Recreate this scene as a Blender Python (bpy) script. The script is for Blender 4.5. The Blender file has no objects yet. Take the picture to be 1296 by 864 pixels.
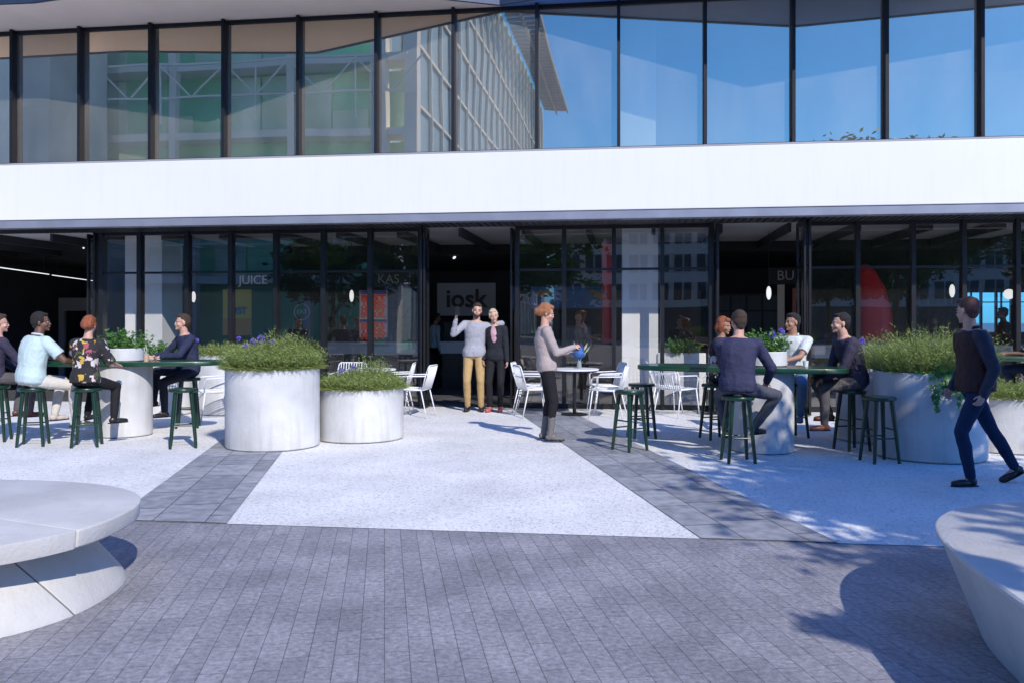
import bpy, bmesh, math, random
import numpy as np
from mathutils import Vector, Matrix
R = math.radians
PI = math.pi
rnd = random.Random(7)
S = bpy.context.scene
COL = S.collection

# ------------------------------------------------------------------ camera, sky, sun, exposure
F = 1080.0; CX = 648.0; HY = 405.0; EYE = 1.55       # focal length and horizon in photo pixels, eye height
cam = bpy.data.cameras.new('camera'); camo = bpy.data.objects.new('camera', cam); COL.objects.link(camo)
camo.location = (0, 0, EYE); camo.rotation_euler = (R(90), 0, 0)
cam.sensor_width = 36; cam.lens = 36*F/1296; cam.shift_y = -(432-HY)/1296
cam.clip_start = .05; cam.clip_end = 3000
S.camera = camo
SUN = Vector((.43, -.90, 0)).normalized()*math.cos(R(37)) + Vector((0, 0, math.sin(R(37))))
sl = bpy.data.lights.new('sun', 'SUN'); slo = bpy.data.objects.new('sun', sl); COL.objects.link(slo)
sl.energy = 4.5; sl.angle = R(.55); sl.color = (1, .94, .86)
slo.rotation_euler = (-SUN).to_track_quat('-Z', 'Y').to_euler(); slo.location = (20, -40, 40)
W = bpy.data.worlds.new('World'); S.world = W; W.use_nodes = True
wn = W.node_tree.nodes; wl = W.node_tree.links; wn.clear()
sky = wn.new('ShaderNodeTexSky'); sky.sky_type = 'NISHITA'; sky.sun_disc = False
sky.sun_elevation = R(37); sky.sun_rotation = math.atan2(SUN.x, SUN.y)
sky.ozone_density = 5; sky.air_density = 1.0; sky.dust_density = .2
tint = wn.new('ShaderNodeMix'); tint.data_type = 'RGBA'; tint.blend_type = 'MULTIPLY'
tint.inputs[0].default_value = 1; tint.inputs[7].default_value = (.39, .95, 1.82, 1)
bg = wn.new('ShaderNodeBackground'); bg.inputs['Strength'].default_value = .14
wo = wn.new('ShaderNodeOutputWorld')
wl.new(sky.outputs[0], tint.inputs[6]); wl.new(tint.outputs[2], bg.inputs[0]); wl.new(bg.outputs[0], wo.inputs[0])
S.view_settings.view_transform = 'Standard'; S.view_settings.look = 'None'
S.view_settings.exposure = 0.0; S.view_settings.gamma = 1
S.render.engine = 'CYCLES'
S.cycles.max_bounces = 8; S.cycles.diffuse_bounces = 3; S.cycles.glossy_bounces = 4
S.cycles.transparent_max_bounces = 16; S.cycles.caustics_reflective = False; S.cycles.caustics_refractive = False
S.cycles.use_denoising = True
S.cycles.sample_clamp_indirect = 6

# ------------------------------------------------------------------ placing helpers
def gp(px, py):                       # ground point under a photo pixel
    Y = EYE*F/(py-HY); return Vector(((px-CX)/F*Y, Y, 0))
def at(px, Y, z=0):                   # world point seen at column px, depth Y
    return Vector(((px-CX)/F*Y, Y, z))
FA = R(7.8)
U = Vector((math.cos(FA), -math.sin(FA), 0)); N = Vector((math.sin(FA), math.cos(FA), 0))   # along / behind the facade
WG = 13.97                            # distance of the upper glass line
def fp(s, w, z=0): return U*s + N*w + Vector((0, 0, z))
def fs(px, w):                        # s on line w seen at px
    t = (px-CX)/F; Y = w/(N.y+N.x*t); return t*Y*U.x + Y*U.y

# ------------------------------------------------------------------ materials
MATS = {}
def mat(name, color, rough=.6, metal=0, noise=.0, scale=8, bump=0, bscale=None, spec=.5, emit=0, coat=0, trans=0, detail=6, streak=0, speck=0):
    if name in MATS: return MATS[name]
    m = bpy.data.materials.new(name); m.use_nodes = True; MATS[name] = m
    nt = m.node_tree; n = nt.nodes; l = nt.links; b = n['Principled BSDF']
    b.inputs['Roughness'].default_value = rough; b.inputs['Metallic'].default_value = metal
    b.inputs['Specular IOR Level'].default_value = spec
    b.inputs['Coat Weight'].default_value = coat
    c = (*color, 1) if len(color) == 3 else color
    tc = n.new('ShaderNodeTexCoord')
    if noise:
        nz = n.new('ShaderNodeTexNoise'); nz.inputs['Scale'].default_value = scale; nz.inputs['Detail'].default_value = detail
        l.new(tc.outputs['Object'], nz.inputs['Vector'])
        r = n.new('ShaderNodeValToRGB'); l.new(nz.outputs['Fac'], r.inputs[0])
        r.color_ramp.elements[0].position = .3; r.color_ramp.elements[1].position = .7
        r.color_ramp.elements[0].color = tuple(max(0, x*(1-noise)) for x in c[:3])+(1,)
        r.color_ramp.elements[1].color = tuple(min(1, x*(1+noise)) for x in c[:3])+(1,)
        src = r.outputs[0]
        def mulc(a_, lo, hi, sc, vec):
            q = n.new('ShaderNodeTexNoise'); q.inputs['Scale'].default_value = sc; q.inputs['Detail'].default_value = 6; mp = n.new('ShaderNodeMapping'); mp.inputs['Scale'].default_value = vec
            l.new(tc.outputs['Object'], mp.inputs[0]); l.new(mp.outputs[0], q.inputs[0]); rr = n.new('ShaderNodeMapRange')
            rr.inputs[1].default_value = lo; rr.inputs[2].default_value = hi; rr.inputs[3].default_value = 1; rr.inputs[4].default_value = 0; l.new(q.outputs['Fac'], rr.inputs[0])
            x = n.new('ShaderNodeMix'); x.data_type = 'RGBA'; x.blend_type = 'MULTIPLY'; x.inputs[7].default_value = (.70,.68,.64,1); k_ = n.new('ShaderNodeMath'); k_.operation = 'MULTIPLY'
            return q, rr, x, k_
        for amt, lo, hi, sc, vec in ((streak, .25, .5, 5, (2.2,2.2,.22)), (speck, .24, .33, 38, (1,1,1))):
            if amt:
                q, rr, x, k_ = mulc(src, lo, hi, sc, vec); k_.inputs[1].default_value = amt; l.new(rr.outputs[0], k_.inputs[0]); l.new(k_.outputs[0], x.inputs[0]); l.new(src, x.inputs[6]); src = x.outputs[2]
        l.new(src, b.inputs['Base Color'])
    else: b.inputs['Base Color'].default_value = c
    if bump:
        nb = n.new('ShaderNodeTexNoise'); nb.inputs['Scale'].default_value = bscale or scale*4; nb.inputs['Detail'].default_value = 4
        l.new(tc.outputs['Object'], nb.inputs['Vector'])
        bp = n.new('ShaderNodeBump'); bp.inputs['Strength'].default_value = bump; bp.inputs['Distance'].default_value = .02
        l.new(nb.outputs['Fac'], bp.inputs['Height']); l.new(bp.outputs[0], b.inputs['Normal'])
    if emit:
        b.inputs['Emission Color'].default_value = c; b.inputs['Emission Strength'].default_value = emit
    return m
def island_mat(name, cols, rough=.6, trans=0.0, spec=.3, noise_scale=0):
    if name in MATS: return MATS[name]
    m = bpy.data.materials.new(name); m.use_nodes = True; MATS[name] = m
    n = m.node_tree.nodes; l = m.node_tree.links; b = n['Principled BSDF']
    g = n.new('ShaderNodeNewGeometry'); r = n.new('ShaderNodeValToRGB')
    l.new(g.outputs['Random Per Island'], r.inputs[0])
    el = r.color_ramp.elements
    while len(el) < len(cols): el.new(.5)
    for i, c in enumerate(cols): el[i].position = i/(len(cols)-1); el[i].color = (*c, 1)
    b.inputs['Roughness'].default_value = rough; b.inputs['Specular IOR Level'].default_value = spec
    src = r.outputs[0]
    if noise_scale:
        tc = n.new('ShaderNodeTexCoord'); nz = n.new('ShaderNodeTexNoise'); nz.inputs['Scale'].default_value = noise_scale; nz.inputs['Detail'].default_value = 6
        l.new(tc.outputs['Object'], nz.inputs['Vector'])
        mr = n.new('ShaderNodeMapRange'); mr.inputs[1].default_value = .3; mr.inputs[2].default_value = .7; mr.inputs[3].default_value = .7; mr.inputs[4].default_value = 1.25
        l.new(nz.outputs['Fac'], mr.inputs[0])
        mx = n.new('ShaderNodeMix'); mx.data_type = 'RGBA'; mx.blend_type = 'MULTIPLY'; mx.inputs[0].default_value = 1
        l.new(src, mx.inputs[6]); l.new(mr.outputs[0], mx.inputs[7]); src = mx.outputs[2]
    l.new(src, b.inputs['Base Color'])
    if trans:
        o = [x for x in n if x.type == 'OUTPUT_MATERIAL'][0]
        t = n.new('ShaderNodeBsdfTranslucent'); l.new(src, t.inputs[0])
        mx = n.new('ShaderNodeMixShader'); mx.inputs[0].default_value = trans
        l.new(b.outputs[0], mx.inputs[1]); l.new(t.outputs[0], mx.inputs[2]); l.new(mx.outputs[0], o.inputs[0])
    return m
def glass_mat(name, tint, base, ior=1.6, refl=(.95,.97,1), haze=0):
    m = bpy.data.materials.new(name); m.use_nodes = True; MATS[name] = m
    n = m.node_tree.nodes; l = m.node_tree.links; n.clear()
    o = n.new('ShaderNodeOutputMaterial'); t = n.new('ShaderNodeBsdfTransparent'); t.inputs[0].default_value = (*tint, 1)
    g = n.new('ShaderNodeBsdfGlossy'); g.inputs['Roughness'].default_value = 0.0; g.inputs[0].default_value = (*refl, 1)
    fr = n.new('ShaderNodeFresnel'); fr.inputs['IOR'].default_value = ior
    a = n.new('ShaderNodeMath'); a.operation = 'ADD'; a.inputs[1].default_value = base; a.use_clamp = True
    mx = n.new('ShaderNodeMixShader')
    l.new(fr.outputs[0], a.inputs[0]); l.new(a.outputs[0], mx.inputs[0]); l.new(t.outputs[0], mx.inputs[1]); l.new(g.outputs[0], mx.inputs[2])
    # very slight waviness of the panes
    tc = n.new('ShaderNodeTexCoord'); nz = n.new('ShaderNodeTexNoise'); nz.inputs['Scale'].default_value = .55; nz.inputs['Detail'].default_value = 1
    bp = n.new('ShaderNodeBump'); bp.inputs['Strength'].default_value = .06; bp.inputs['Distance'].default_value = .05
    l.new(tc.outputs['Object'], nz.inputs['Vector']); l.new(nz.outputs['Fac'], bp.inputs['Height']); l.new(bp.outputs[0], g.inputs['Normal'])
    if haze:      # haze painted in: uneven pale diffuse layer lifting the pane's dark tones
        df = n.new('ShaderNodeBsdfDiffuse'); df.inputs[0].default_value = (.80,.80,.76,1); m2 = n.new('ShaderNodeMixShader')
        st = n.new('ShaderNodeMapping'); st.inputs['Scale'].default_value = (1.4,1.4,.5); n3 = n.new('ShaderNodeTexNoise'); n3.inputs['Scale'].default_value = 1.2; n3.inputs['Detail'].default_value = 7
        mr = n.new('ShaderNodeMapRange'); mr.inputs[1].default_value = .3; mr.inputs[2].default_value = .7; mr.inputs[3].default_value = haze*.55; mr.inputs[4].default_value = haze*1.5
        l.new(tc.outputs['Object'], st.inputs[0]); l.new(st.outputs[0], n3.inputs[0]); l.new(n3.outputs['Fac'], mr.inputs[0]); l.new(mr.outputs[0], m2.inputs[0])
        l.new(mx.outputs[0], m2.inputs[1]); l.new(df.outputs[0], m2.inputs[2]); l.new(m2.outputs[0], o.inputs[0])
    else: l.new(mx.outputs[0], o.inputs[0])
    return m

# ------------------------------------------------------------------ mesh helpers
class MB:
    def __init__(s): s.v = []; s.f = []
    def add(s, vs, fs_):
        o = len(s.v); s.v += [tuple(v) for v in vs]; s.f += [tuple(i+o for i in f) for f in fs_]; return s
    def box(s, a, b, M=None):
        x0, y0, z0 = a; x1, y1, z1 = b
        vs = [Vector(p) for p in ((x0,y0,z0),(x1,y0,z0),(x1,y1,z0),(x0,y1,z0),(x0,y0,z1),(x1,y0,z1),(x1,y1,z1),(x0,y1,z1))]
        if M: vs = [M @ v for v in vs]
        return s.add(vs, [(0,3,2,1),(4,5,6,7),(0,1,5,4),(1,2,6,5),(2,3,7,6),(3,0,4,7)])
    def ring(s, c, ax, r, n=12, side=None):
        ax = Vector(ax).normalized()
        if side is None:
            side = Vector((0,0,1)) if abs(ax.z) < .9 else Vector((1,0,0))
        e1 = ax.cross(side).normalized(); e2 = ax.cross(e1)
        return [Vector(c)+e1*(r*math.cos(2*PI*i/n))+e2*(r*math.sin(2*PI*i/n)) for i in range(n)]
    def cone(s, p0, p1, r0, r1=None, n=12):
        r1 = r0 if r1 is None else r1; p0 = Vector(p0); p1 = Vector(p1); ax = p1-p0
        a = s.ring(p0, ax, r0, n); b = s.ring(p1, ax, r1, n)
        return s.add(a+b, [tuple(range(n-1,-1,-1)), tuple(range(n,2*n))]+[(i,(i+1)%n,n+(i+1)%n,n+i) for i in range(n)])
    def tube(s, pts, r, n=8, closed=False):
        pts = [Vector(p) for p in pts]; m = len(pts); vs = []
        rr = r if isinstance(r, (list, tuple)) else [r]*m
        for i, p in enumerate(pts):
            a = pts[(i-1) % m] if (closed or i > 0) else p; b = pts[(i+1) % m] if (closed or i < m-1) else p
            vs += s.ring(p, (b-a), rr[i], n)
        fs_ = []
        for i in range(m if closed else m-1):
            j = (i+1) % m
            fs_ += [(i*n+k, i*n+(k+1)%n, j*n+(k+1)%n, j*n+k) for k in range(n)]
        if not closed: fs_ += [tuple(range(n-1,-1,-1)), tuple(range((m-1)*n, m*n))]
        return s.add(vs, fs_)
    def ell(s, c, r, M=None, nu=14, nv=9):
        vs = []; c = Vector(c)
        for j in range(1, nv):
            t = PI*j/nv
            for i in range(nu):
                p = 2*PI*i/nu; v = Vector((r[0]*math.sin(t)*math.cos(p), r[1]*math.sin(t)*math.sin(p), r[2]*math.cos(t)))
                vs.append(v)
        vs += [Vector((0,0,r[2])), Vector((0,0,-r[2]))]
        vs = [((M @ v) if M else v)+c for v in vs]
        f = []
        for j in range(nv-2):
            f += [(j*nu+i, (j+1)*nu+i, (j+1)*nu+(i+1)%nu, j*nu+(i+1)%nu) for i in range(nu)]
        t = (nv-1)*nu
        f += [(t, i, (i+1)%nu) for i in range(nu)]; o = (nv-2)*nu
        f += [(t+1, o+(i+1)%nu, o+i) for i in range(nu)]
        return s.add(vs, f)
    def loft(s, rings, cap=True):
        n = len(rings[0]); vs = [v for r in rings for v in r]; f = []
        for j in range(len(rings)-1):
            f += [(j*n+i, j*n+(i+1)%n, (j+1)*n+(i+1)%n, (j+1)*n+i) for i in range(n)]
        if cap: f += [tuple(range(n-1,-1,-1)), tuple(range((len(rings)-1)*n, len(rings)*n))]
        return s.add(vs, f)
    def lathe(s, prof, c=(0,0,0), n=48):
        return s.loft([[Vector((c[0]+r*math.cos(2*PI*i/n), c[1]+r*math.sin(2*PI*i/n), c[2]+z)) for i in range(n)] for r, z in prof])
    def prism(s, poly, z0, z1):
        return s.loft([[Vector((p[0],p[1],z0)) for p in poly], [Vector((p[0],p[1],z1)) for p in poly]])
    def mesh(s, name):
        me = bpy.data.meshes.new(name); me.from_pydata(s.v, [], s.f); me.update(); return me
    def build(s, name, m, parent=None, smooth=False, bevel=0, fix=True):
        me = s.mesh(name)
        if fix:
            bm = bmesh.new(); bm.from_mesh(me); bmesh.ops.recalc_face_normals(bm, faces=bm.faces); bm.to_mesh(me); bm.free()
        return finish(name, me, m, parent, smooth, bevel)
def finish(name, me, m, parent=None, smooth=False, bevel=0):
    o = bpy.data.objects.new(name, me); COL.objects.link(o); me.materials.append(m)
    if smooth:
        me.polygons.foreach_set('use_smooth', [True]*len(me.polygons))
        if smooth == 'auto':
            md = o.modifiers.new('e', 'EDGE_SPLIT'); md.split_angle = R(38)
    if bevel:
        md = o.modifiers.new('b', 'BEVEL'); md.width = bevel; md.segments = 2; md.limit_method = 'ANGLE'; md.angle_limit = R(40)
    if parent: o.parent = parent
    return o
def tag(o, label=None, cat=None, group=None, kind=None):
    if label: o['label'] = label
    if cat: o['category'] = cat
    if group: o['group'] = group
    if kind: o['kind'] = kind
    return o
def empty(name, loc, rz=0, label=None, cat=None, group=None):
    o = bpy.data.objects.new(name, None); COL.objects.link(o); o.location = loc; o.rotation_euler = (0, 0, rz)
    o.empty_display_size = .1
    return tag(o, label, cat, group)
def kids(o): return [x for x in COL.objects if x.parent == o]
def copy_tree(o, parent=None):
    ch = kids(o); c = o.copy(); COL.objects.link(c); c.parent = parent
    for k in ch: copy_tree(k, c)
    return c
def place(proto, used, loc, rz, label):
    o = copy_tree(proto) if used else proto
    o.location = loc; o.rotation_euler = (0, 0, rz); o['label'] = label; return o
def struct(name, mb, m, **k):
    return tag(mb.build(name, m, **k), kind='structure')
def fbox(mb, s0, s1, w0, w1, z0, z1):      # box in facade coordinates
    Mx = Matrix(((U.x, N.x, 0, 0), (U.y, N.y, 0, 0), (0, 0, 1, 0), (0, 0, 0, 1)))
    return mb.box((s0, w0, z0), (s1, w1, z1), Mx)
def text_mesh(txt, size, depth=.01, align='CENTER', font_scale=1.0, bold=0):
    cu = bpy.data.curves.new('t', 'FONT'); cu.body = txt; cu.size = size; cu.extrude = depth; cu.align_x = align; cu.align_y = 'CENTER'; cu.offset = bold
    cu.resolution_u = 3; cu.space_line = .82
    o = bpy.data.objects.new('t', cu); COL.objects.link(o)
    dg = bpy.context.evaluated_depsgraph_get(); me = bpy.data.meshes.new_from_object(o.evaluated_get(dg))
    bpy.data.objects.remove(o); bpy.data.curves.remove(cu)
    me.transform(Matrix.Rotation(R(90), 4, 'X'))
    me.materials.clear()
    return me

# colours
M = dict(
 white=mat('white_panel', (.76,.755,.75), .55, noise=.02, scale=.7, bump=.02, streak=.10),
 trim=mat('zinc_trim', (.28,.30,.36), .4, .3, noise=.1, scale=3),
 black=mat('black_aluminium', (.012,.013,.016), .35, noise=.2, scale=4),
 dark=mat('dark_metal', (.03,.032,.04), .45, noise=.15, scale=3),
 fin=mat('fin_metal', (.012,.014,.02), .6, noise=.2, scale=3, spec=.3),
 sill=mat('sill_metal', (.36,.35,.37), .5, noise=.1, scale=2),
 beige=mat('beige_soffit', (.88,.76,.67), .7, noise=.04, scale=1.2),
 navy_edge=mat('canopy_edge', (.035,.05,.09), .35, .2, noise=.2, scale=2),
 conc=mat('planter_concrete', (.58,.58,.575), .75, noise=.15, scale=2.2, bump=.2, bscale=34, streak=.55, speck=.5),
 colm=mat('column_plaster', (.86,.86,.86), .7, noise=.04, scale=3),
 bench=mat('bench_concrete', (.56,.545,.52), .72, noise=.11, scale=1.8, bump=.2, bscale=45, detail=9, speck=.7, streak=.25),
 green=mat('green_lacquer', (.004,.030,.014), .35, noise=.2, scale=8, coat=.3),
 greent=mat('green_tabletop', (.006,.050,.020), .35, noise=.2, scale=6, coat=.4),
 wmetal=mat('white_powdercoat', (.78,.79,.80), .4, noise=.03, scale=6),
 pavers=None, soil=mat('potting_soil', (.03,.022,.015), .95, noise=.4, scale=30, bump=.6),
 inner=mat('interior_wall', (.07,.07,.075), .8, noise=.2, scale=1),
 innerg=mat('interior_grey', (.42,.41,.40), .8, noise=.1, scale=1),
 ceil=mat('interior_ceiling', (.50,.50,.52), .8, noise=.1, scale=1),
 blackc=mat('black_ceiling', (.012,.012,.013), .8, noise=.2, scale=1),
 counter=mat('counter_white', (.7,.68,.65), .5, noise=.04, scale=3),
 floorin=mat('interior_floor', (.12,.12,.13), .3, noise=.2, scale=1.2),
 lamp=mat('lamp_glass', (.95,.95,.9), .3, emit=.9),
 striplight=mat('strip_light', (.9,.95,1), .3, emit=1.2),
 soff=mat('soffit_metal', (.10,.10,.115), .6, noise=.1, scale=2),
)
M['uglass'] = glass_mat('upper_glass', (.88,.93,.84), .50, 1.65, (1,.79,.54), .085)
M['gglass'] = glass_mat('ground_glass', (.985,.99,.985), .15, 1.3, (1,.93,.82), .008)

# ------------------------------------------------------------------ ground
STR = R(8.5)                                   # strips and pavers lean 8.5 degrees to the left going away
D = Vector((-math.sin(STR), math.cos(STR), 0)); E = Vector((math.cos(STR), math.sin(STR), 0))
def sheet(name, pts, z, m, kind='structure'):
    me = bpy.data.meshes.new(name); me.from_pydata([(p[0], p[1], z) for p in pts], [], [tuple(range(len(pts)))])
    me.update(); return tag(finish(name, me, m), kind=kind)
def paver_mat():
    m = bpy.data.materials.new('dark_pavers'); m.use_nodes = True; n = m.node_tree.nodes; l = m.node_tree.links; b = n['Principled BSDF']
    tc = n.new('ShaderNodeTexCoord'); mp = n.new('ShaderNodeMapping'); mp.inputs['Rotation'].default_value = (0, 0, -(STR+R(90)))
    l.new(tc.outputs['Object'], mp.inputs['Vector'])
    br = n.new('ShaderNodeTexBrick'); br.inputs['Scale'].default_value = 1; br.offset = .43; br.offset_frequency = 2; br.squash = 1
    br.inputs['Brick Width'].default_value = .31; br.inputs['Row Height'].default_value = .115
    br.inputs['Mortar Size'].default_value = .0027; br.inputs['Mortar Smooth'].default_value = .3
    br.inputs['Color1'].default_value = (.255,.25,.272,1); br.inputs['Color2'].default_value = (.31,.302,.322,1); br.inputs['Mortar'].default_value = (.145,.14,.155,1)
    l.new(mp.outputs[0], br.inputs['Vector'])
    n1 = n.new('ShaderNodeTexNoise'); n1.inputs['Scale'].default_value = 34; n1.inputs['Detail'].default_value = 8; n1.inputs['Roughness'].default_value = .75
    st = n.new('ShaderNodeMapping'); st.inputs['Rotation'].default_value = (0,0,-(STR+R(90))); st.inputs['Scale'].default_value = (.8, 1.0, 1)
    l.new(tc.outputs['Object'], st.inputs['Vector']); l.new(st.outputs[0], n1.inputs['Vector'])
    n2 = n.new('ShaderNodeTexNoise'); n2.inputs['Scale'].default_value = 1.6; n2.inputs['Detail'].default_value = 6
    l.new(tc.outputs['Object'], n2.inputs['Vector'])
    def rng(src, a, c):
        r = n.new('ShaderNodeMapRange'); r.inputs[1].default_value = .3; r.inputs[2].default_value = .7; r.inputs[3].default_value = a; r.inputs[4].default_value = c
        l.new(src, r.inputs[0]); return r.outputs[0]
    def mul(a, c):
        x = n.new('ShaderNodeMix'); x.data_type = 'RGBA'; x.blend_type = 'MULTIPLY'; x.inputs[0].default_value = 1; l.new(a, x.inputs[6]); l.new(c, x.inputs[7]); return x.outputs[2]
    c = mul(br.outputs['Color'], rng(n1.outputs['Fac'], .50, 1.50)); c = mul(c, rng(n2.outputs['Fac'], .78, 1.2))
    l.new(c, b.inputs['Base Color']); b.inputs['Roughness'].default_value = .62
    iv = n.new('ShaderNodeMath'); iv.operation = 'SUBTRACT'; l.new(n1.outputs['Fac'], iv.inputs[0]); l.new(br.outputs['Fac'], iv.inputs[1])
    bp = n.new('ShaderNodeBump'); bp.inputs['Strength'].default_value = .55; bp.inputs['Distance'].default_value = .012
    l.new(iv.outputs[0], bp.inputs['Height']); l.new(bp.outputs[0], b.inputs['Normal'])
    return m
def gravel_mat():
    m = bpy.data.materials.new('exposed_aggregate'); m.use_nodes = True; n = m.node_tree.nodes; l = m.node_tree.links; b = n['Principled BSDF']
    tc = n.new('ShaderNodeTexCoord')
    vo = n.new('ShaderNodeTexVoronoi'); vo.inputs['Scale'].default_value = 55; l.new(tc.outputs['Object'], vo.inputs['Vector'])
    r = n.new('ShaderNodeValToRGB'); e = r.color_ramp.elements; e[0].position = 0; e[0].color = (.45,.45,.45,1); e[1].position = 1; e[1].color = (.86,.85,.82,1); x = e.new(.35); x.color = (.74,.73,.71,1)
    bw = n.new('ShaderNodeRGBToBW'); l.new(vo.outputs['Color'], bw.inputs[0]); l.new(bw.outputs[0], r.inputs[0])
    n2 = n.new('ShaderNodeTexNoise'); n2.inputs['Scale'].default_value = 1.1; n2.inputs['Detail'].default_value = 7; l.new(tc.outputs['Object'], n2.inputs['Vector'])
    mr = n.new('ShaderNodeMapRange'); mr.inputs[1].default_value = .3; mr.inputs[2].default_value = .7; mr.inputs[3].default_value = .86; mr.inputs[4].default_value = 1.08; l.new(n2.outputs['Fac'], mr.inputs[0])
    mx = n.new('ShaderNodeMix'); mx.data_type = 'RGBA'; mx.blend_type = 'MULTIPLY'; mx.inputs[0].default_value = 1; l.new(r.outputs[0], mx.inputs[6]); l.new(mr.outputs[0], mx.inputs[7])
    l.new(mx.outputs[2], b.inputs['Base Color']); b.inputs['Roughness'].default_value = .8
    bp = n.new('ShaderNodeBump'); bp.inputs['Strength'].default_value = .45; bp.inputs['Distance'].default_value = .008; l.new(vo.outputs['Distance'], bp.inputs['Height']); l.new(bp.outputs[0], b.inputs['Normal'])
    return m
sheet('plaza_paving', [(-400,-400),(400,-400),(400,400),(-400,400)], 0, paver_mat())
B0 = gp(287, 662.6); B1 = gp(887, 681.7); BD = (B1-B0).normalized()
def bl(e, extra=0):                            # point on the paving boundary for strip coordinate e
    # solve B0 + t*BD with .E == e
    t = (e - B0.dot(E))/BD.dot(E); return B0+BD*t
def onw(p, d, w):                              # from p along d to facade line w
    return p + d*((w-p.dot(N))/d.dot(N))
WF = 15.0                                      # ground floor glass line
La = B0-BD*30; Ra = B0+BD*30
gravel = gravel_mat()
sheet('white_aggregate_paving', [La, Ra, onw(Ra, N, WF-.02), onw(La, N, WF-.02)], .004, gravel)
slabm = island_mat('slate_slabs', [(.21,.22,.25),(.29,.30,.33),(.36,.37,.39),(.25,.26,.29)], .5, noise_scale=9)
jointm = mat('slab_joint', (.06,.062,.075), .8, noise=.2, scale=20)
def strip(e0, cols, nm):
    w = sum(cols); pts = [bl(e0), bl(e0+w), onw(bl(e0+w), D, WF-.05), onw(bl(e0), D, WF-.05)]
    sheet(nm+'_joints', pts, .008, jointm)
    mb = MB(); e = e0
    for ci, c in enumerate(cols):
        a = e+(.004 if ci else .0); b_ = e+c-(.004 if ci < 2 else .0); y = bl(a).dot(D); off = [.22,.0,.4][ci]
        d0 = min(bl(a).dot(D), bl(b_).dot(D)); dend = onw(bl(e), D, WF-.08).dot(D); k = 0
        d = d0-off
        while d < dend:
            f0 = d+.006; f1 = d+.67-.006
            p0 = max(f0, bl(a).dot(D)); p1 = max(f0, bl(b_).dot(D)); q = min(f1, dend-.1)
            if q-max(p0, p1) > .05:
                vs = [E*a+D*p0, E*b_+D*p1, E*b_+D*q, E*a+D*q]
                mb.add([(v.x, v.y, .0100) for v in vs], [(0,1,2,3)])
            d += .67
        e += c
    struct(nm, mb, slabm)
eL = B0.dot(E)-.9; eR = B1.dot(E)
strip(eL, [.32,.41,.17], 'slab_path')
strip(eR, [.30,.42,.18], 'slab_path_right')
bpy.data.objects['slab_path_right'].name = 'slab_path_by_tables'

# ------------------------------------------------------------------ the cafe building
bld = empty('cafe_building', fp(0, WG), 0, 'two storey cafe building with white band between dark glazed floors', 'building')
def part(name, mb, m, parent=bld, **k):
    o = mb.build(name, m, None, **k)
    # parent while keeping world coordinates in the mesh
    loc = Vector((0,0,0)); p = parent
    while p is not None: loc += p.location; p = p.parent
    o.data.transform(Matrix.Translation(-loc)); o.parent = parent; return o
SL, SR = -16.0, 12.5
part('fascia', fbox(MB(), SL, SR, WG-.22, WG+.55, 3.31, 4.285), M['white'], bevel=.01)
part('sill', fbox(MB(), SL, SR, WG-.215, WG+.10, 4.287, 4.315), M['sill'])
part('zinc_trim', fbox(MB(), SL, SR, WG-.20, WG+.02, 3.17, 3.308), M['trim'], bevel=.008)
sf = MB(); fbox(sf, SL, SR, WG+.022, WF+.10, 3.215, 3.305); 
part('lower_soffit', sf, M['soff'])
sl_ = MB()
for i in range(240): 
    s0 = SL+.06+i*.118; fbox(sl_, s0, s0+.05, WG+.03, WF-.12, 3.195, 3.214)
part('soffit_slats', sl_, M['dark'])
# upper glazing : windows with their panes, fins
fins = [-160,-70,20,105,194,286,380,478,575,680,783,892,1003,1120,1240,1370]
ss = [fs(p, WG) for p in fins]
for i in range(len(ss)-1):
    a, b_ = ss[i], ss[i+1]
    fr = MB(); fbox(fr, a-.025, a+.025, WG-.13, WG+.06, 4.30, 6.72)
    fbox(fr, a+.021, b_-.021, WG-.03, WG+.05, 4.318, 4.36); fbox(fr, a+.021, b_-.021, WG-.03, WG+.05, 6.66, 6.72)
    w = part('window', fr, M['fin'])
    pane = MB().add([fp(a+.02, WG+.01, 4.36), fp(b_-.02, WG+.01, 4.36), fp(b_-.02, WG+.01, 6.66), fp(a+.02, WG+.01, 6.66)], [(0,1,2,3)])
    part('pane', pane, M['uglass'], w)
# folded canopy above the upper glass
kn = [(-18,1.5),(-13.0,1.35),(-9.6,1.25),(-6.0,1.85),(-2.1,.12),(2.9,1.55),(7.0,.85),(10,1.3),(13.5,1.0)]
def strip_poly(kn, w_back, z0, z1):
    mb = MB()
    for i in range(len(kn)-1):
        (a, da), (b_, db) = kn[i], kn[i+1]
        p = [fp(a, w_back), fp(b_, w_back), fp(b_, WG-db), fp(a, WG-da)]
        mb.prism([(q.x, q.y) for q in p], z0, z1)
    return mb
part('canopy_soffit', strip_poly([k for k in kn if k[0] < 2], WG+.25, 6.725, 6.80), M['beige'])
kb = [kn[4]]+[k for k in kn if k[0] > 2]; part('blue_soffit', strip_poly([(kn[4][0]+.0, kn[4][1])]+kb[1:], WG+.25, 6.724, 6.80), mat('blue_soffit_panel', (.12,.26,.62), .35, noise=.1, scale=2))  # right segments coloured blue so the glass mirrors a deep blue
ed = MB()
for i in range(len(kn)-1):
    (a, da), (b_, db) = kn[i], kn[i+1]
    p0, p1 = fp(a, WG-da), fp(b_, WG-db); nn = (p1-p0).normalized(); o_ = Vector((nn.y, -nn.x, 0))*.05
    q = [p0, p1, p1+o_, p0+o_]; ed.prism([(v.x, v.y) for v in q], 6.70, 6.86)
part('canopy_edge', ed, M['navy_edge'])
up = MB(); fbox(up, SL-3, SR+3, WG+.35, WG+.6, 6.803, 10.5); part('upper_wall', up, M['white'])
fl = MB(); pts = [(a, max(d-.35, .0)) for a, d in kn]
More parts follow.
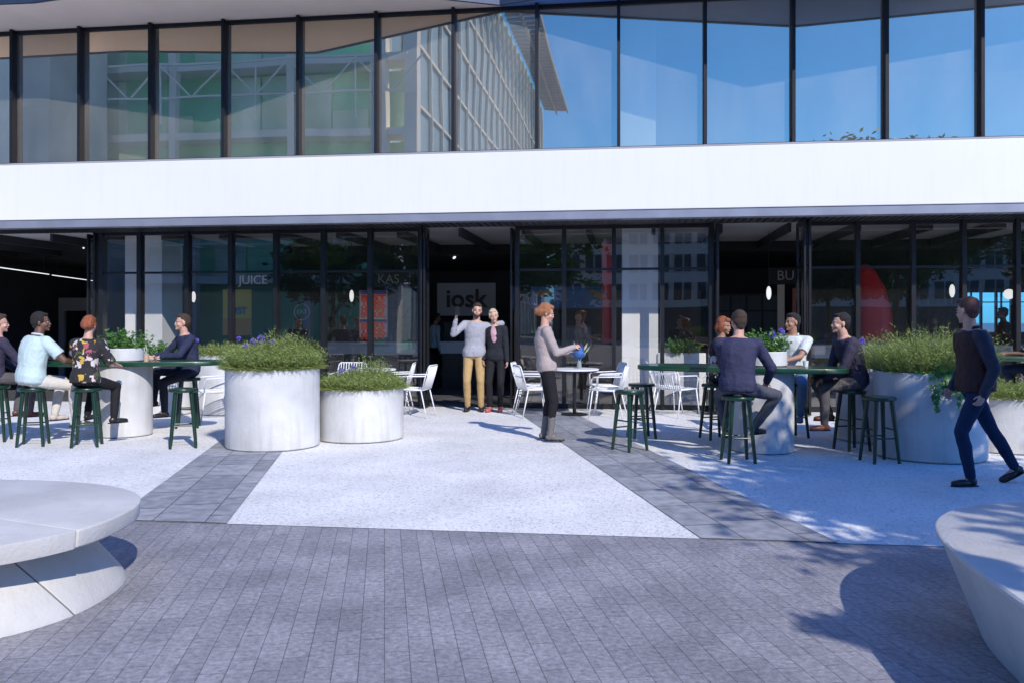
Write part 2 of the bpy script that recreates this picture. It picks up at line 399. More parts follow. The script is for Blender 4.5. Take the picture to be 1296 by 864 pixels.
part('canopy_upstand', strip_poly(pts, WG+.3, 6.862, 7.3), M['white'])
ribs = MB()
for s0 in np.arange(-15, 13, 1.35): fbox(ribs, s0, s0+.10, WG+.28, WG+.345, 6.805, 10.4)
part('wall_rib', ribs, M['navy_edge'])
# ground floor glazing
def bay(s0, s1, w, z1=3.2, transom=True, thick=.05, mullion=True):
    fr = MB()
    fbox(fr, s0-thick/2, s0+thick/2, w-.07, w+.07, 0.0, z1)
    fbox(fr, s0+thick/2+.001, s1-thick/2-.001, w-.04, w+.04, z1-.06, z1); fbox(fr, s0+thick/2+.001, s1-thick/2-.001, w-.04, w+.04, .0, .09)
    if transom: fbox(fr, s0+thick/2+.001, s1-thick/2-.001, w-.03, w+.03, 2.415, 2.455)
    o = part('shopfront_window', fr, M['black'])
    pane = MB().add([fp(s0+.02, w+.005, .09), fp(s1-.02, w+.005, .09), fp(s1-.02, w+.005, z1-.06), fp(s0+.02, w+.005, z1-.06)], [(0,1,2,3)])
    part('pane', pane, M['gglass'], o)
def run(pxs, w=WF, **k):
    q = [fs(p, w) for p in pxs]
    for a, b_ in zip(q[:-1], q[1:]): bay(a, b_, w, **k)
    e_ = MB(); fbox(e_, q[-1]-.045, q[-1]+.045, w-.075, w+.075, 0, 3.2); part('jamb', e_, M['black'])
run([130,178,238,293,350,410,469,533], thick=.085)
run([655,714,777,838,900], thick=.07)
run([1023,1085,1155,1219,1287,1370,1450], thick=.07)
e_ = MB(); s0 = fs(126, WF); fbox(e_, s0-.09, s0-.05, WF-.07, WF+.07, 0, 3.2); part('jamb', e_, M['black'])
def leaf(s, w0, w1, name='folding_door'):
    fr = MB(); a = .035
    fbox(fr, s-a/2, s+a/2, w0, w0+.07, .02, 3.17); fbox(fr, s-a/2, s+a/2, w1-.07, w1, .02, 3.17)
    fbox(fr, s-a/2, s+a/2, w0+.071, w1-.071, 3.09, 3.17); fbox(fr, s-a/2, s+a/2, w0+.071, w1-.071, .02, .14); fbox(fr, s-a/2, s+a/2, w0+.071, w1-.071, 2.415, 2.45)
    o = part(name, fr, M['black'])
    pane = MB().add([fp(s, w0+.06, .14), fp(s, w1-.06, .14), fp(s, w1-.06, 3.09), fp(s, w0+.06, 3.09)], [(0,1,2,3)])
    part('pane', pane, M['gglass'], o)
leaf(fs(533, WF)+.10, WF-.42, WF-.09); leaf(fs(533, WF)+.16, WF-.42, WF-.09)
leaf(fs(655, WF)-.10, WF-.10, WF+.5)
leaf(fs(900, WF)+.08, WF-.36, WF-.09)
leaf(fs(1023, WF)-.12, WF-.75, WF-.09); leaf(fs(1023, WF)-.20, WF-.75, WF-.09)
leaf(fs(126, WF)-.18, WF-.1, WF+.55)
# columns on both floors
for pa, pb in ((158, 205), (787, 833), (1470, 1520), (-160,-110)):
    a, b_ = fs(pa, WF+.45), fs(pb, WF+.45)
    c = MB(); fbox(c, a, b_, WF+.45, WF+.45+(b_-a), 0, 3.21); part('column', c, M['colm'], bevel=.01)
for pa, pb in ((150, 190), (785, 830)):
    a, b_ = fs(pa, WG+.7), fs(pb, WG+.7)
    c = MB(); fbox(c, a, b_, WG+.7, WG+1.3, 4.3, 6.72); part('column', c, M['colm'], bevel=.01)
# interior shell
WB = 25.0
iw = MB(); fbox(iw, SL, SL+.2, WF+.2, WB, 0, 3.2); fbox(iw, SR-.2, SR, WF+.2, WB, 0, 3.2)
sa, sb = fs(1222, WB), SR-.2                          # bright windows in the back wall
fbox(iw, SL+.2, sa, WB, WB+.15, 0, 3.2); fbox(iw, sa, sb, WB, WB+.15, 0, 1.22); fbox(iw, sa, sb, WB, WB+.15, 2.3, 3.2)
part('inner_wall', iw, M['inner'])
ci = MB(); fbox(ci, SL, SR, WF+.11, WF+3.6, 3.215, 3.30); part('inner_ceiling', ci, M['ceil'])
cb = MB(); fbox(cb, SL, SR, WF+3.62, WB+.1, 3.0, 3.29); part('black_ceiling', cb, M['blackc'])
for i in range(60):
    pass
cr = MB()
for s0 in np.arange(SL+.3, SR-.3, 1.15): fbox(cr, s0, s0+.06, WF+.15, WF+3.6, 3.06, 3.214)
part('ceiling_beam', cr, M['dark'])
upi = MB(); fbox(upi, SL, SR, WG+5, WG+5.2, 4.3, 6.72); fbox(upi, SL, SR, WG+.56, WG+5, 4.2, 4.29)
part('upper_inner_wall', upi, mat('upper_room', (.60,.58,.54), .9, noise=.1, scale=1))
uc = MB(); fbox(uc, SL, SR, WG+.26, WG+5.2, 6.725, 6.80); part('upper_ceiling', uc, M['ceil'])
rf = MB(); fbox(rf, SL, SR, WG+.6, WB+.1, 6.81, 6.9); part('roof', rf, M['dark'])
gb = MB()
for k in range(9):
    s0 = sa+(sb-sa)*k/8; fbox(gb, s0-.03, s0+.03, WB-.06, WB+.02, 1.22, 2.3)
    if k % 2 == 0: fbox(gb, s0+.12, s0+.15, WB-.06, WB+.02, 1.22, 2.3)
fbox(gb, sa, sb, WB-.065, WB-.03, 2.02, 2.05); part('window_grille', gb, M['black'])
tg = MB().add([fp(sa, WB+.08, 1.22), fp(sb, WB+.08, 1.22), fp(sb, WB+.08, 2.3), fp(sa, WB+.08, 2.3)], [(0,1,2,3)])
tm = glass_mat('teal_glass', (.45,.85,.95), .02); part('back_window_pane', tg, tm)
sheet('interior_floor', [fp(SL, WF-.02), fp(SR, WF-.02), fp(SR, WB), fp(SL, WB)], .006, M['floorin'])

# ------------------------------------------------------------------ the other side of the plaza (seen in the glazing)
def real(s, wv, z=0): return fp(s, 2*WG-wv, z)
MG = dict(
 gglass=mat('green_facade_glass', (.30,.85,.50), .4, noise=.22, scale=.35),
 gpan=mat('green_facade_panel', (.62,.95,.68), .5, noise=.2, scale=.5),
 wsteel=mat('white_steel', (.88,.88,.84), .5), blueg=mat('blue_facade_glass', (.42,.55,.60), .25, noise=.2, scale=.3),
 stone=mat('office_stone', (.86,.80,.70), .8, noise=.06, scale=.6), bstone=mat('beige_stone', (.70,.66,.60), .8, noise=.1, scale=.6),
 win=mat('office_window', (.04,.055,.07), .15, noise=.3, scale=.5), leaf1=island_mat('tree_leaf', [(.03,.075,.015),(.05,.11,.02),(.08,.15,.03),(.035,.09,.02)], .55, trans=.35),
 bark=mat('bark', (.10,.075,.055), .9, noise=.4, scale=12, bump=.8))
def fb2(mb, s0, s1, wv0, wv1, z0, z1): return fbox(mb, s0, s1, 2*WG-wv1, 2*WG-wv0, z0, z1)
g = empty('glass_tower', real(-30, 40), 0, 'green glazed tower with white steel trusses across the plaza, mirrored in the panes', 'building')
part('curtain_wall', fb2(MB(), -72, -12, 40, 120, 0, 31), MG['gglass'], g)
m1 = MB(); 
for z in np.arange(3.4, 31, 3.4): fb2(m1, -72, -10, 38.6, 40, z, z+.35)
part('floor_slab', m1, MG['wsteel'], g)
m1 = MB(); rnd.seed(3)
for z in np.arange(3.8, 26, 3.4):
    for s0 in np.arange(-70, -12, 1.8):
        if rnd.random() < .45: fb2(m1, s0, s0+1.7, 39.9, 39.98, z, z+rnd.choice([1.1, 2.9]))
part('spandrel_panel', m1, MG['gpan'], g)
m1 = MB()
for s0 in np.arange(-70, -12, 6): fb2(m1, s0, s0+.35, 38.5, 38.9, 0, 31)
fb2(m1, -11.9, -11.2, 38.4, 39.1, 0, 31); fb2(m1, -10.3, -9.7, 38.4, 39.0, 0, 31)
part('column', m1, MG['wsteel'], g)
m1 = MB()
for z0 in (5.2, 12.0, 18.6):
    for dz in (0, 1.6): fb2(m1, -72, -10, 37.7, 37.8, z0+dz, z0+dz+.09)
    for i, s0 in enumerate(np.arange(-70, -10, 1.6)):
        a, b_ = (0, 1.6) if i % 2 else (1.6, 0)
        m1.cone(real(s0, 37.75, z0+a), real(s0+1.6, 37.75, z0+b_), .05, n=5)
        if i % 3 == 0: m1.cone(real(s0, 37.75, z0-1.2), real(s0, 37.75, z0+1.6), .05, n=5)
part('truss_railing', m1, MG['wsteel'], g)
m1 = MB(); fb2(m1, -11.98, -11.9, 41, 119, .5, 30.4); part('side_glazing', m1, MG['blueg'], g)
m1 = MB()
for w_ in np.arange(41, 119, 3): fb2(m1, -11.89, -11.7, w_, w_+.15, 0, 30.5)
for z in np.arange(3.4, 26, 3.4): fb2(m1, -11.89, -11.75, 41, 119, z+.01, z+.2)
part('side_mullion', m1, MG['wsteel'], g)
m1 = MB()
for w_ in np.arange(40, 119, 1.3): fb2(m1, -11.6, -8.6, w_, w_+.35, 30.6, 30.9)
fb2(m1, -8.59, -8.4, 40, 119, 30.5, 31.0); fb2(m1, -10.1, -9.9, 40, 119, 30.3, 30.59)
part('louvre_canopy', m1, mat('louvre_metal', (.30,.31,.33), .5, noise=.1), g)
b2 = empty('stone_building', real(-34, 36), 0, 'beige stone building with green windows at the far left of the mirrored plaza', 'building')
part('wall', fb2(MB(), -60, -24.6, 33.5, 37.6, 0, 24), MG['bstone'], b2)
for z in np.arange(1.2, 23, 4.0):
    for s0 in np.arange(-40, -27, 3.3):
        w = MB(); fb2(w, s0, s0+2.0, 33.40, 33.49, z, z+2.6); part('window', w, MG['gglass'], b2)
b3 = empty('office_block', real(15, 80), 0, 'long pale stone office block with a grid of dark windows, mirrored in the shopfront', 'building')
part('wall', fb2(MB(), -6, 45, 66, 80, 0, 11.6), MG['stone'], b3)
part('cornice', fb2(MB(), -6.3, 45.3, 65.6, 65.98, 11.2, 12.0), MG['stone'], b3)
part('ground_band', fb2(MB(), -6.1, 45.1, 65.75, 65.98, .1, 2.6), MG['win'], b3)
cnt = 0
for z in (3.2, 5.35, 7.5, 9.6):
    for i, s0 in enumerate(np.arange(-5.2, 31, 1.75)):
        w = MB(); fb2(w, s0, s0+.62, 65.9, 65.99, z, z+1.3); fb2(w, s0+.78, s0+1.3, 65.9, 65.99, z, z+1.3); part('window', w, MG['win'], b3)
dm = MB().lathe([(4.2,0),(4.2,3),(3.9,4.4),(3.0,5.6),(1.6,6.4),(.05,6.7)], real(-1, 105, 16), 28)
dh = empty('domed_hall', real(-1, 105), 0, 'pale hall with a low white dome behind the office block, mirrored in the upper glazing', 'building')
part('dome', dm, MG['wsteel'], dh, smooth=True); part('wall', fb2(MB(), -7, 6, 100, 112, 0, 15.9), MG['stone'], dh)

# ------------------------------------------------------------------ trees
def tree(loc, H, cr, n, label, base=.45, seed=1, dens=None, lsize=.16, flat=.75, group='plaza trees', limbs=9):
    rg = random.Random(seed); t = empty('plaza_tree', loc, rg.random()*6, label, 'tree', group)
    tr = MB(); top = H*.75; pts = []
    for i in range(7): pts.append((math.sin(i*1.3+seed)*.06*i/3, math.cos(i*1.7+seed)*.06*i/3, top*i/6))
    tr.tube(pts, [.17*(1-.75*i/6)*(H/8) for i in range(7)], 10)
    tips = []
    for k in range(limbs):
        a = 2*PI*k/limbs+rg.uniform(-.3,.3); z0 = H*rg.uniform(base-.08, .72); i = min(5, int(z0/top*6)); p0 = Vector(pts[i]); p0.z = z0
        L = cr*rg.uniform(.55,.95); rise = rg.uniform(.25,.75)*L
        p1 = p0+Vector((math.cos(a)*L*.5, math.sin(a)*L*.5, rise*.6)); p2 = p0+Vector((math.cos(a)*L, math.sin(a)*L, rise))
        tr.tube([p0, p1, p2], [.06*H/8, .04*H/8, .012], 6); tips += [p1, p2]
        for q in range(3):
            b_ = a+rg.uniform(-.9,.9); p3 = p1.lerp(p2, rg.random())+Vector((math.cos(b_), math.sin(b_), rg.uniform(.1,.8)))*cr*rg.uniform(.25,.45)
            tr.tube([p1.lerp(p2, .4), p3], [.02, .006], 5); tips.append(p3)
    tips.append(Vector(pts[-1])+Vector((0,0,H*.15)))
    tr.build('trunk', MG['bark'], t, smooth=True)
    v = []; f = []
    cl = [(p, cr*rg.uniform(.2,.36)) for p in tips]
    for _ in range(n):
        c, r = cl[rg.randrange(len(cl))]
        d = Vector((rg.gauss(0,1), rg.gauss(0,1), rg.gauss(0,flat)))*r*.55
        p = c+d; 
        if p.z > H: p.z = H-rg.random()*.3
        a = Vector((rg.gauss(0,1), rg.gauss(0,1), rg.gauss(0,.6))).normalized(); b_ = a.orthogonal().normalized()
        s_ = lsize*rg.uniform(.6,1.3); o = len(v)
        v += [tuple(p-a*s_), tuple(p+b_*s_*.42), tuple(p+a*s_), tuple(p-b_*s_*.42)]; f.append((o,o+1,o+2,o+3))
    me = bpy.data.meshes.new('crown'); me.from_pydata(v, [], f); me.update()
    finish('crown', me, MG['leaf1'], t); return t
tree((8.5,0.5,0), 6.8, 2.6, 48000, 'leafy plaza tree behind the viewer whose crown dapples the right hand tables', seed=4, base=.5, lsize=.105)
tree((6.7,-1.9,0), 5.4, 1.7, 24000, 'low dense unseen tree added to shade the dark pavers', seed=9, base=.5, lsize=.105)  # unseen tree, put in to throw shade over the dark pavers
tree((4.05,-.75,0), 4.5, .55, 3500, 'small bushy unseen tree added behind the viewer on the right to cast a branch shadow', seed=15, base=.62, lsize=.11, limbs=6)  # unseen tree, added and kept compact for the branch shadow
for i, (s0, wv, h, lb) in enumerate([(-12.5,33,6.2,'round green tree before the glass tower, leftmost of the mirrored trees'),(-8.2,34.5,6.6,'round green tree beside the tower corner, second of the mirrored trees'),(-4.0,36,6.0,'slimmer green tree right of the tower corner, third of the mirrored trees'),(13.0,40,9.0,'tall tree before the office block whose tip shows in the upper glazing'),(20,42,8.6,'tree at the right end of the mirrored office block')]):
    tree(real(s0, wv), h, 2.4, 3200, lb, seed=20+i, base=.35, lsize=.2)

# ------------------------------------------------------------------ concrete benches
def bisect(me, co, no, inner):
    bm = bmesh.new(); bm.from_mesh(me); g_ = bm.verts[:]+bm.edges[:]+bm.faces[:]
    r = bmesh.ops.bisect_plane(bm, geom=g_, plane_co=co, plane_no=no, clear_outer=not inner, clear_inner=inner)
    ed_ = [e for e in r['geom_cut'] if isinstance(e, bmesh.types.BMEdge)]
    bmesh.ops.edgeloop_fill(bm, edges=ed_)
    bmesh.ops.recalc_face_normals(bm, faces=bm.faces)
    m2 = bpy.data.meshes.new(me.name); bm.to_mesh(m2); bm.free(); return m2
def sup(a, b_, n, rot=0, N_=96):
    o = []
    for i in range(N_):
        t = 2*PI*i/N_; c, s_ = math.cos(t), math.sin(t)
        x = a*math.copysign(abs(c)**(2/n), c); y = b_*math.copysign(abs(s_)**(2/n), s_)
        o.append((x*math.cos(rot)-y*math.sin(rot), x*math.sin(rot)+y*math.cos(rot)))
    return o
def rings_body(prof, rot, n):    # prof: list of (a, b, z)
    return MB().loft([[Vector((x, y, z)) for x, y in sup(a, b_, n, rot)] for a, b_, z in prof])
def split_parts(mb, name, m, parent, co, no, gap=.004, bevel=.012):
    me = mb.mesh(name); no = Vector(no).normalized(); co = Vector(co)
    for inner in (False, True):
        m2 = bisect(me, co+no*(-gap if not inner else gap), no, inner)
        o = finish(name, m2, m, parent, 'auto', 0)
        o.modifiers.clear(); md = o.modifiers.new('b', 'BEVEL'); md.width = bevel; md.segments = 3; md.angle_limit = R(35); m2.polygons.foreach_set('use_smooth', [True]*len(m2.polygons))
bc = Vector((-3.66, 4.78, 0))
b1 = empty('concrete_bench', bc, 0, 'pale oval concrete bench with overhanging top slab at the left foreground', 'bench', 'concrete benches')
slab = rings_body([(1.47,1.02,.372),(1.48,1.03,.47)], 0, 2.35)
split_parts(slab, 'top_slab', M['bench'], b1, Vector((-2.31,4.43,0))-bc, Vector((.22,.48,0)))
base = rings_body([(1.40,.97,0),(1.38,.95,.04),(1.13,.72,.371)], 0, 2.35)
pt, pb, dr = Vector((-2.50,4.33,.372))-bc, Vector((-2.42,4.54,0))-bc, Vector((-.48,.22,0))
split_parts(base, 'base', M['bench'], b1, pb, (pt-pb).cross(dr))
bc = Vector((3.34, 3.20, 0))
b2_ = empty('concrete_bench', bc, 0, 'pale rounded concrete bench with sides tapering inward, right foreground', 'bench', 'concrete benches')
rings_body([(1.39,1.77,.456),(1.40,1.78,.462),(1.40,1.78,.478),(1.39,1.77,.486)], R(-8), 3.1).build('top_slab', M['bench'], b2_, smooth='auto')
base = rings_body([(1.22,1.58,0),(1.225,1.585,.02),(1.385,1.765,.452)], R(-8), 3.1)
pt, pb, dr = Vector((2.18,4.25,.48))-bc, Vector((2.37,4.46,0))-bc, Vector((1,-.15,0))
split_parts(base, 'base', M['bench'], b2_, pb, (pt-pb).cross(dr), gap=.0025)

# ------------------------------------------------------------------ planters and plants
leafg = island_mat('needle_foliage', [(.11,.17,.04),(.19,.26,.06),(.30,.36,.11),(.15,.22,.06),(.40,.42,.17)], .5, trans=.3)
leafb = island_mat('bushy_foliage', [(.06,.17,.03),(.10,.24,.05),(.15,.31,.08),(.08,.20,.04)], .45, trans=.3)
brimm = island_mat('trailing_foliage', [(.17,.22,.05),(.25,.31,.07),(.33,.37,.12),(.13,.18,.045)], .5, trans=.3)
ivym = island_mat('ivy_foliage', [(.04,.15,.03),(.07,.22,.05),(.10,.28,.07),(.05,.17,.03)], .4, trans=.25)
petal = island_mat('purple_petal', [(.16,.08,.55),(.28,.15,.75),(.38,.24,.85),(.12,.06,.42)], .5, trans=.3)
stemm = mat('flower_stem', (.10,.2,.04), .5)
def planter(c, r, h, label, group='round concrete planters', wall=.05):
    t = empty('concrete_planter', (c[0], c[1], .013 if c[2] == 0 else c[2]), 0, label, 'planter', group)
    MB().lathe([(r-.012,0),(r,.012),(r,h-.01),(r-.008,h),(r-wall,h),(r-wall,h-.08)], n=72).build('pot', M['conc'], t, smooth='auto')
    MB().lathe([(r-wall-.002,h-.10),(r-wall-.002,h-.055)], n=36).build('soil', M['soil'], t)
    return t
def blade(v, f, p, d, h, w, bend, rg):
    d = Vector(d); side = d.cross(Vector((0,0,1)))
    if side.length < .01: side = Vector((rg.random()-.5, rg.random()-.5, 0))
    side = side.normalized(); side.rotate(Matrix.Rotation(rg.uniform(-1.2,1.2), 3, d.normalized()) if d.length else Matrix.Identity(3))
    out = Vector((d.x, d.y, 0)); o = len(v); prev = Vector(p); dd = d.normalized()
    for k in range(3):
        ww = w*(1-.3*k); v.append(tuple(prev-side*ww)); v.append(tuple(prev+side*ww))
        dd = (dd+out*bend*.5-Vector((0,0,bend*.35*(k > 0)))).normalized(); prev = prev+dd*h/3
    v.append(tuple(prev))
    f += [(o,o+1,o+3,o+2),(o+2,o+3,o+5,o+4),(o+4,o+5,o+6)]
def foliage(name, v, f, m, parent=None):
    me = bpy.data.meshes.new(name); me.from_pydata(v, [], f); me.update(); return finish(name, me, m, parent)
def grass(c, r, z, n, h, label, seed, brim=True, tall=None, m=None, cat='plant', group='planter grasses', spread=.9, lump=None):
    rg = random.Random(seed); t = empty('rosemary_bush', (c[0], c[1], z), 0, label, cat, group)
    v, f = [], []
    # sprigs: a stem with short needles around it
    for _ in range(n):
        a = rg.uniform(0, 2*PI); q = r*spread*math.sqrt(rg.random()); p = Vector((math.cos(a)*q, math.sin(a)*q, -.04))
        lean = q/r*.75; d = Vector((math.cos(a)*lean+rg.gauss(0,.16), math.sin(a)*lean+rg.gauss(0,.16), 1))
        hh = h*rg.choice([.7,.85,1.0,1.0,1.2])*rg.uniform(.8,1.1)*(1-.22*(q/r)**2)
        if lump: 
            lx, ly, lr, lk = lump; g_ = math.exp(-((p.x-lx)**2+(p.y-ly)**2)/lr**2); hh *= 1+lk*g_
        blade(v, f, p, d, hh, .0045, rg.uniform(.05,.35), rg)
        dn = d.normalized()
        for k in range(4):
            q_ = p+dn*hh*rg.uniform(.25,.98)*.95; b_ = rg.uniform(0, 2*PI)
            e_ = Vector((math.cos(b_), math.sin(b_), rg.uniform(.3,1.2))).normalized()*.045*rg.uniform(.6,1.3); s_ = e_.orthogonal().normalized()*.0055
            o = len(v); v += [tuple(q_-s_), tuple(q_+s_), tuple(q_+e_)]; f.append((o,o+1,o+2))
    foliage('foliage', v, f, m or leafg, t)
    if brim:
        v, f = [], []
        for _ in range(int(2600*r/.56)):
            a = rg.uniform(0, 2*PI); q = r*rg.uniform(.74,1.10); p = Vector((math.cos(a)*q, math.sin(a)*q, rg.uniform(.02,.06)))
            b_ = a+rg.gauss(0,.7); d = Vector((math.cos(b_), math.sin(b_), rg.uniform(.0,.35)))
            L = rg.uniform(.07,.17); blade(v, f, p, d, L, .005, rg.uniform(0,.5), rg)
        foliage('trailing_rim', v, f, brimm, t)
    return t
def bush(c, r, z, n, h, label, seed, group='leafy planter bushes', m=None):
    rg = random.Random(seed); t = empty('leafy_bush', (c[0], c[1], z), 0, label, 'plant', group); v, f = [], []
    st = MB()
    for k in range(n):
        a = rg.uniform(0, 2*PI); q = r*.85*math.sqrt(rg.random()); p = Vector((math.cos(a)*q, math.sin(a)*q, -.04))
        d = Vector((math.cos(a)*q/r*.7+rg.gauss(0,.2), math.sin(a)*q/r*.7+rg.gauss(0,.2), 1)).normalized(); hh = h*rg.uniform(.55,1.1)*(1-.3*(q/r)**2)
        if k % 3 == 0: st.tube([p, p+d*hh], [.004,.002], 4)
        for j in range(16):
            q_ = p+d*hh*rg.uniform(.2,1); b_ = rg.uniform(0, 2*PI); e_ = Vector((math.cos(b_), math.sin(b_), rg.uniform(-.1,1))).normalized()*rg.uniform(.03,.06)
            s_ = e_.cross(Vector((rg.gauss(0,1), rg.gauss(0,1), 1))).normalized()*rg.uniform(.008,.016)
            o = len(v); v += [tuple(q_), tuple(q_+e_*.5+s_), tuple(q_+e_), tuple(q_+e_*.5-s_)]; f.append((o,o+1,o+2,o+3))
    foliage('leaves', v, f, m or leafb, t); st.build('stems', stemm, t); return t
def flower(p, h, label, seed=0, lean=(0,0), r=.05):
    rg = random.Random(seed); t = empty('purple_flower', p, 0, label, 'flower', 'purple agapanthus flowers')
    tip = Vector((lean[0], lean[1], h)); MB().tube([(0,0,0), tuple(tip*.5+Vector((lean[0]*-.1,0,0))), tuple(tip)], [.004,.0035,.003], 5).build('stem', stemm, t)
    v, f = [], []
    for k in range(24):
        d = Vector((rg.gauss(0,1), rg.gauss(0,1), rg.gauss(0,1)+.3)).normalized(); q = tip+d*r*rg.uniform(.55,1.1)
        for j in range(5):
            e_ = (d+Vector((rg.gauss(0,.7), rg.gauss(0,.7), rg.gauss(0,.7)))).normalized()*.026; s_ = e_.orthogonal().normalized()*.009
            o = len(v); v += [tuple(q), tuple(q+e_*.6+s_), tuple(q+e_), tuple(q+e_*.6-s_)]; f.append((o,o+1,o+2,o+3))
    foliage('bloom', v, f, petal, t); return t
P1 = Vector((-2.95,10.53,0)); P2 = Vector((-1.99,11.22,0)); P3 = Vector((4.76,9.73,0)); P3b = Vector((4.73,11.05,0)); P4 = Vector((5.99,10.3,0))
P5 = at(290, 14.35); P6 = at(204, 14.2)
P5.z = P6.z = 0
planter(P1, .565, .95, 'tall sunlit concrete planter beside the slab path, left of the short one')
planter(P2, .56, .66, 'short wide sunlit concrete planter right of the tall one')
planter(P3, .59, .96, 'big shaded concrete planter with ivy hanging over it, by the walking man')
planter(P3b, .50, .93, 'shaded concrete planter half hidden behind the big ivy planter')
planter(P4, .56, .63, 'short sunlit concrete planter at the right edge behind the walking man')
planter(P5, .56, .97, 'tall white planter behind the left tables, partly hidden by the front planter')
planter(P6, .52, .97, 'white planter behind the man sitting alone at the left table')
grass(P1, .53, .93, 3200, .37, 'dense rosemary with a trailing rim in the tall left planter', 1, lump=(.12,.05,.18,.5))
grass(P2, .52, .64, 2800, .27, 'dense rosemary with a trailing rim in the short left planter', 2, lump=(.08,.15,.16,.9))
grass(P3, .57, .93, 2600, .54, 'tall grassy rosemary in the big shaded planter', 3, brim=False)
grass(P3b, .46, .90, 700, .34, 'rosemary in the half hidden shaded planter', 4, brim=False)
grass(P4, .52, .60, 1300, .28, 'low feathery rosemary in the short planter at the right edge', 5)
grass(P5, .52, .94, 1100, .28, 'rosemary with a trailing rim in the planter behind the left tables', 6)
bush(P6, .47, .94, 110, .30, 'leafy herbs in the white planter behind the man sitting alone', 7)
def ivy(c, r, z, label):
    rg = random.Random(5); t = empty('ivy', (c[0], c[1], z), 0, label, 'ivy'); v, f = [], []; st = MB()
    def leaf(p, nrm, s_):
        nrm = nrm.normalized(); dn = (Vector((rg.gauss(0,.5), rg.gauss(0,.5), -1))-nrm*0).normalized(); sd = nrm.cross(dn).normalized(); dn = sd.cross(nrm).normalized()
        pts = [(0,-.15),(.45,-.35),(.30,.05),(.62,.30),(.25,.35),(0,1.0),(-.25,.35),(-.62,.30),(-.30,.05),(-.45,-.35)]
        o = len(v)
        for a, b_ in pts: v.append(tuple(p+sd*a*s_+dn*b_*s_+nrm*abs(a)*s_*.15))
        f.append(tuple(range(o, o+len(pts))))
    a0 = R(-97)
    for k in range(260):
        a = a0+rg.gauss(0,.42); q = r*rg.uniform(.45,1.08); leaf(Vector((math.cos(a)*q, math.sin(a)*q, rg.uniform(.0,.26)*(1.25-q/r)+.02)), Vector((math.cos(a)+rg.gauss(0,.5), math.sin(a)+rg.gauss(0,.5), .9)), rg.uniform(.03,.06))
    for k in range(9):
        a = a0+rg.uniform(-.42,.50); L = rg.uniform(.12,.46); pts = []; n_ = 9
        for i in range(n_):
            u_ = i/(n_-1); rr = r*(.88+.17*min(1, u_*2.2))+.03; aa = a+math.sin(u_*5+k)*.05
            pts.append(Vector((math.cos(aa)*rr, math.sin(aa)*rr, .06-max(0, u_-.2)/.8*L)))
        st.tube(pts, .003, 4)
        for p in pts[2:]:
            for _ in range(2): leaf(p+Vector((rg.gauss(0,.025), rg.gauss(0,.02), rg.gauss(0,.015))), Vector((math.cos(a), math.sin(a), .35)), rg.uniform(.035,.065))
    foliage('leaves', v, f, ivym, t); st.build('vines', stemm, t)
ivy(P3, .59, .95, 'broad leaved ivy trailing over the front of the big shaded planter')

# ------------------------------------------------------------------ bar tables
def table_top(c, L, Wd, rz, z=1.0, th=.06, n=3.2):
    return MB().loft([[Vector((x, y, zz)) for x, y in sup(L/2*k, Wd/2*k, n, 0, 72)] for k, zz in ((.985,z-th),(1,z-th+.01),(1,z-.008),(.992,z))])
def bar_table(col, off, L, Wd, rz, label, r=.36, n=3.2):
    t = empty('bar_table', (col.x, col.y, .013), 0, label, 'table', 'green topped bar tables')
    MB().lathe([(r-.01,0),(r,.01),(r,.938)], n=64).build('drum_base', M['conc'], t, smooth='auto')
    o = table_top(None, L, Wd, 0, z=.99, n=n).build('tabletop', M['greent'], t, smooth='auto'); o.rotation_euler = (0,0,rz); o.location = (off.x, off.y, 0)
    return t
TL = at(157, 11.52); TR = at(965, 10.14); TR2 = Vector((8.2, 12.9, 0))
bar_table(TL, Vector((.12,.05,0)), 2.45, .86, R(6), 'green bar table on a concrete drum, in front of the left seated group', n=2.6)
bar_table(TR, Vector((-.24,.12,0)), 2.45, .84, R(-20), 'green bar table on a half shaded drum, between the right seated men', n=3.0)
bar_table(TR2, Vector((0,0,0)), 2.4, .8, R(-8), 'green bar table cut by the right edge of the photo')
p = at(158, 11.5, 1.004); planter(p, .25, .17, 'small round white planter on the left bar table', 'table top planters', .03); bush(p, .23, 1.004+.15, 70, .33, 'leafy herb bush in the small planter on the left bar table', 11)
p = at(968, 10.25, 1.004); p = Vector((p.x, p.y, 1.004)); planter(p, .255, .175, 'small round white planter on the right bar table', 'table top planters', .03); bush(p, .24, 1.004+.16, 80, .33, 'bright leafy bush in the small planter on the right bar table', 12)
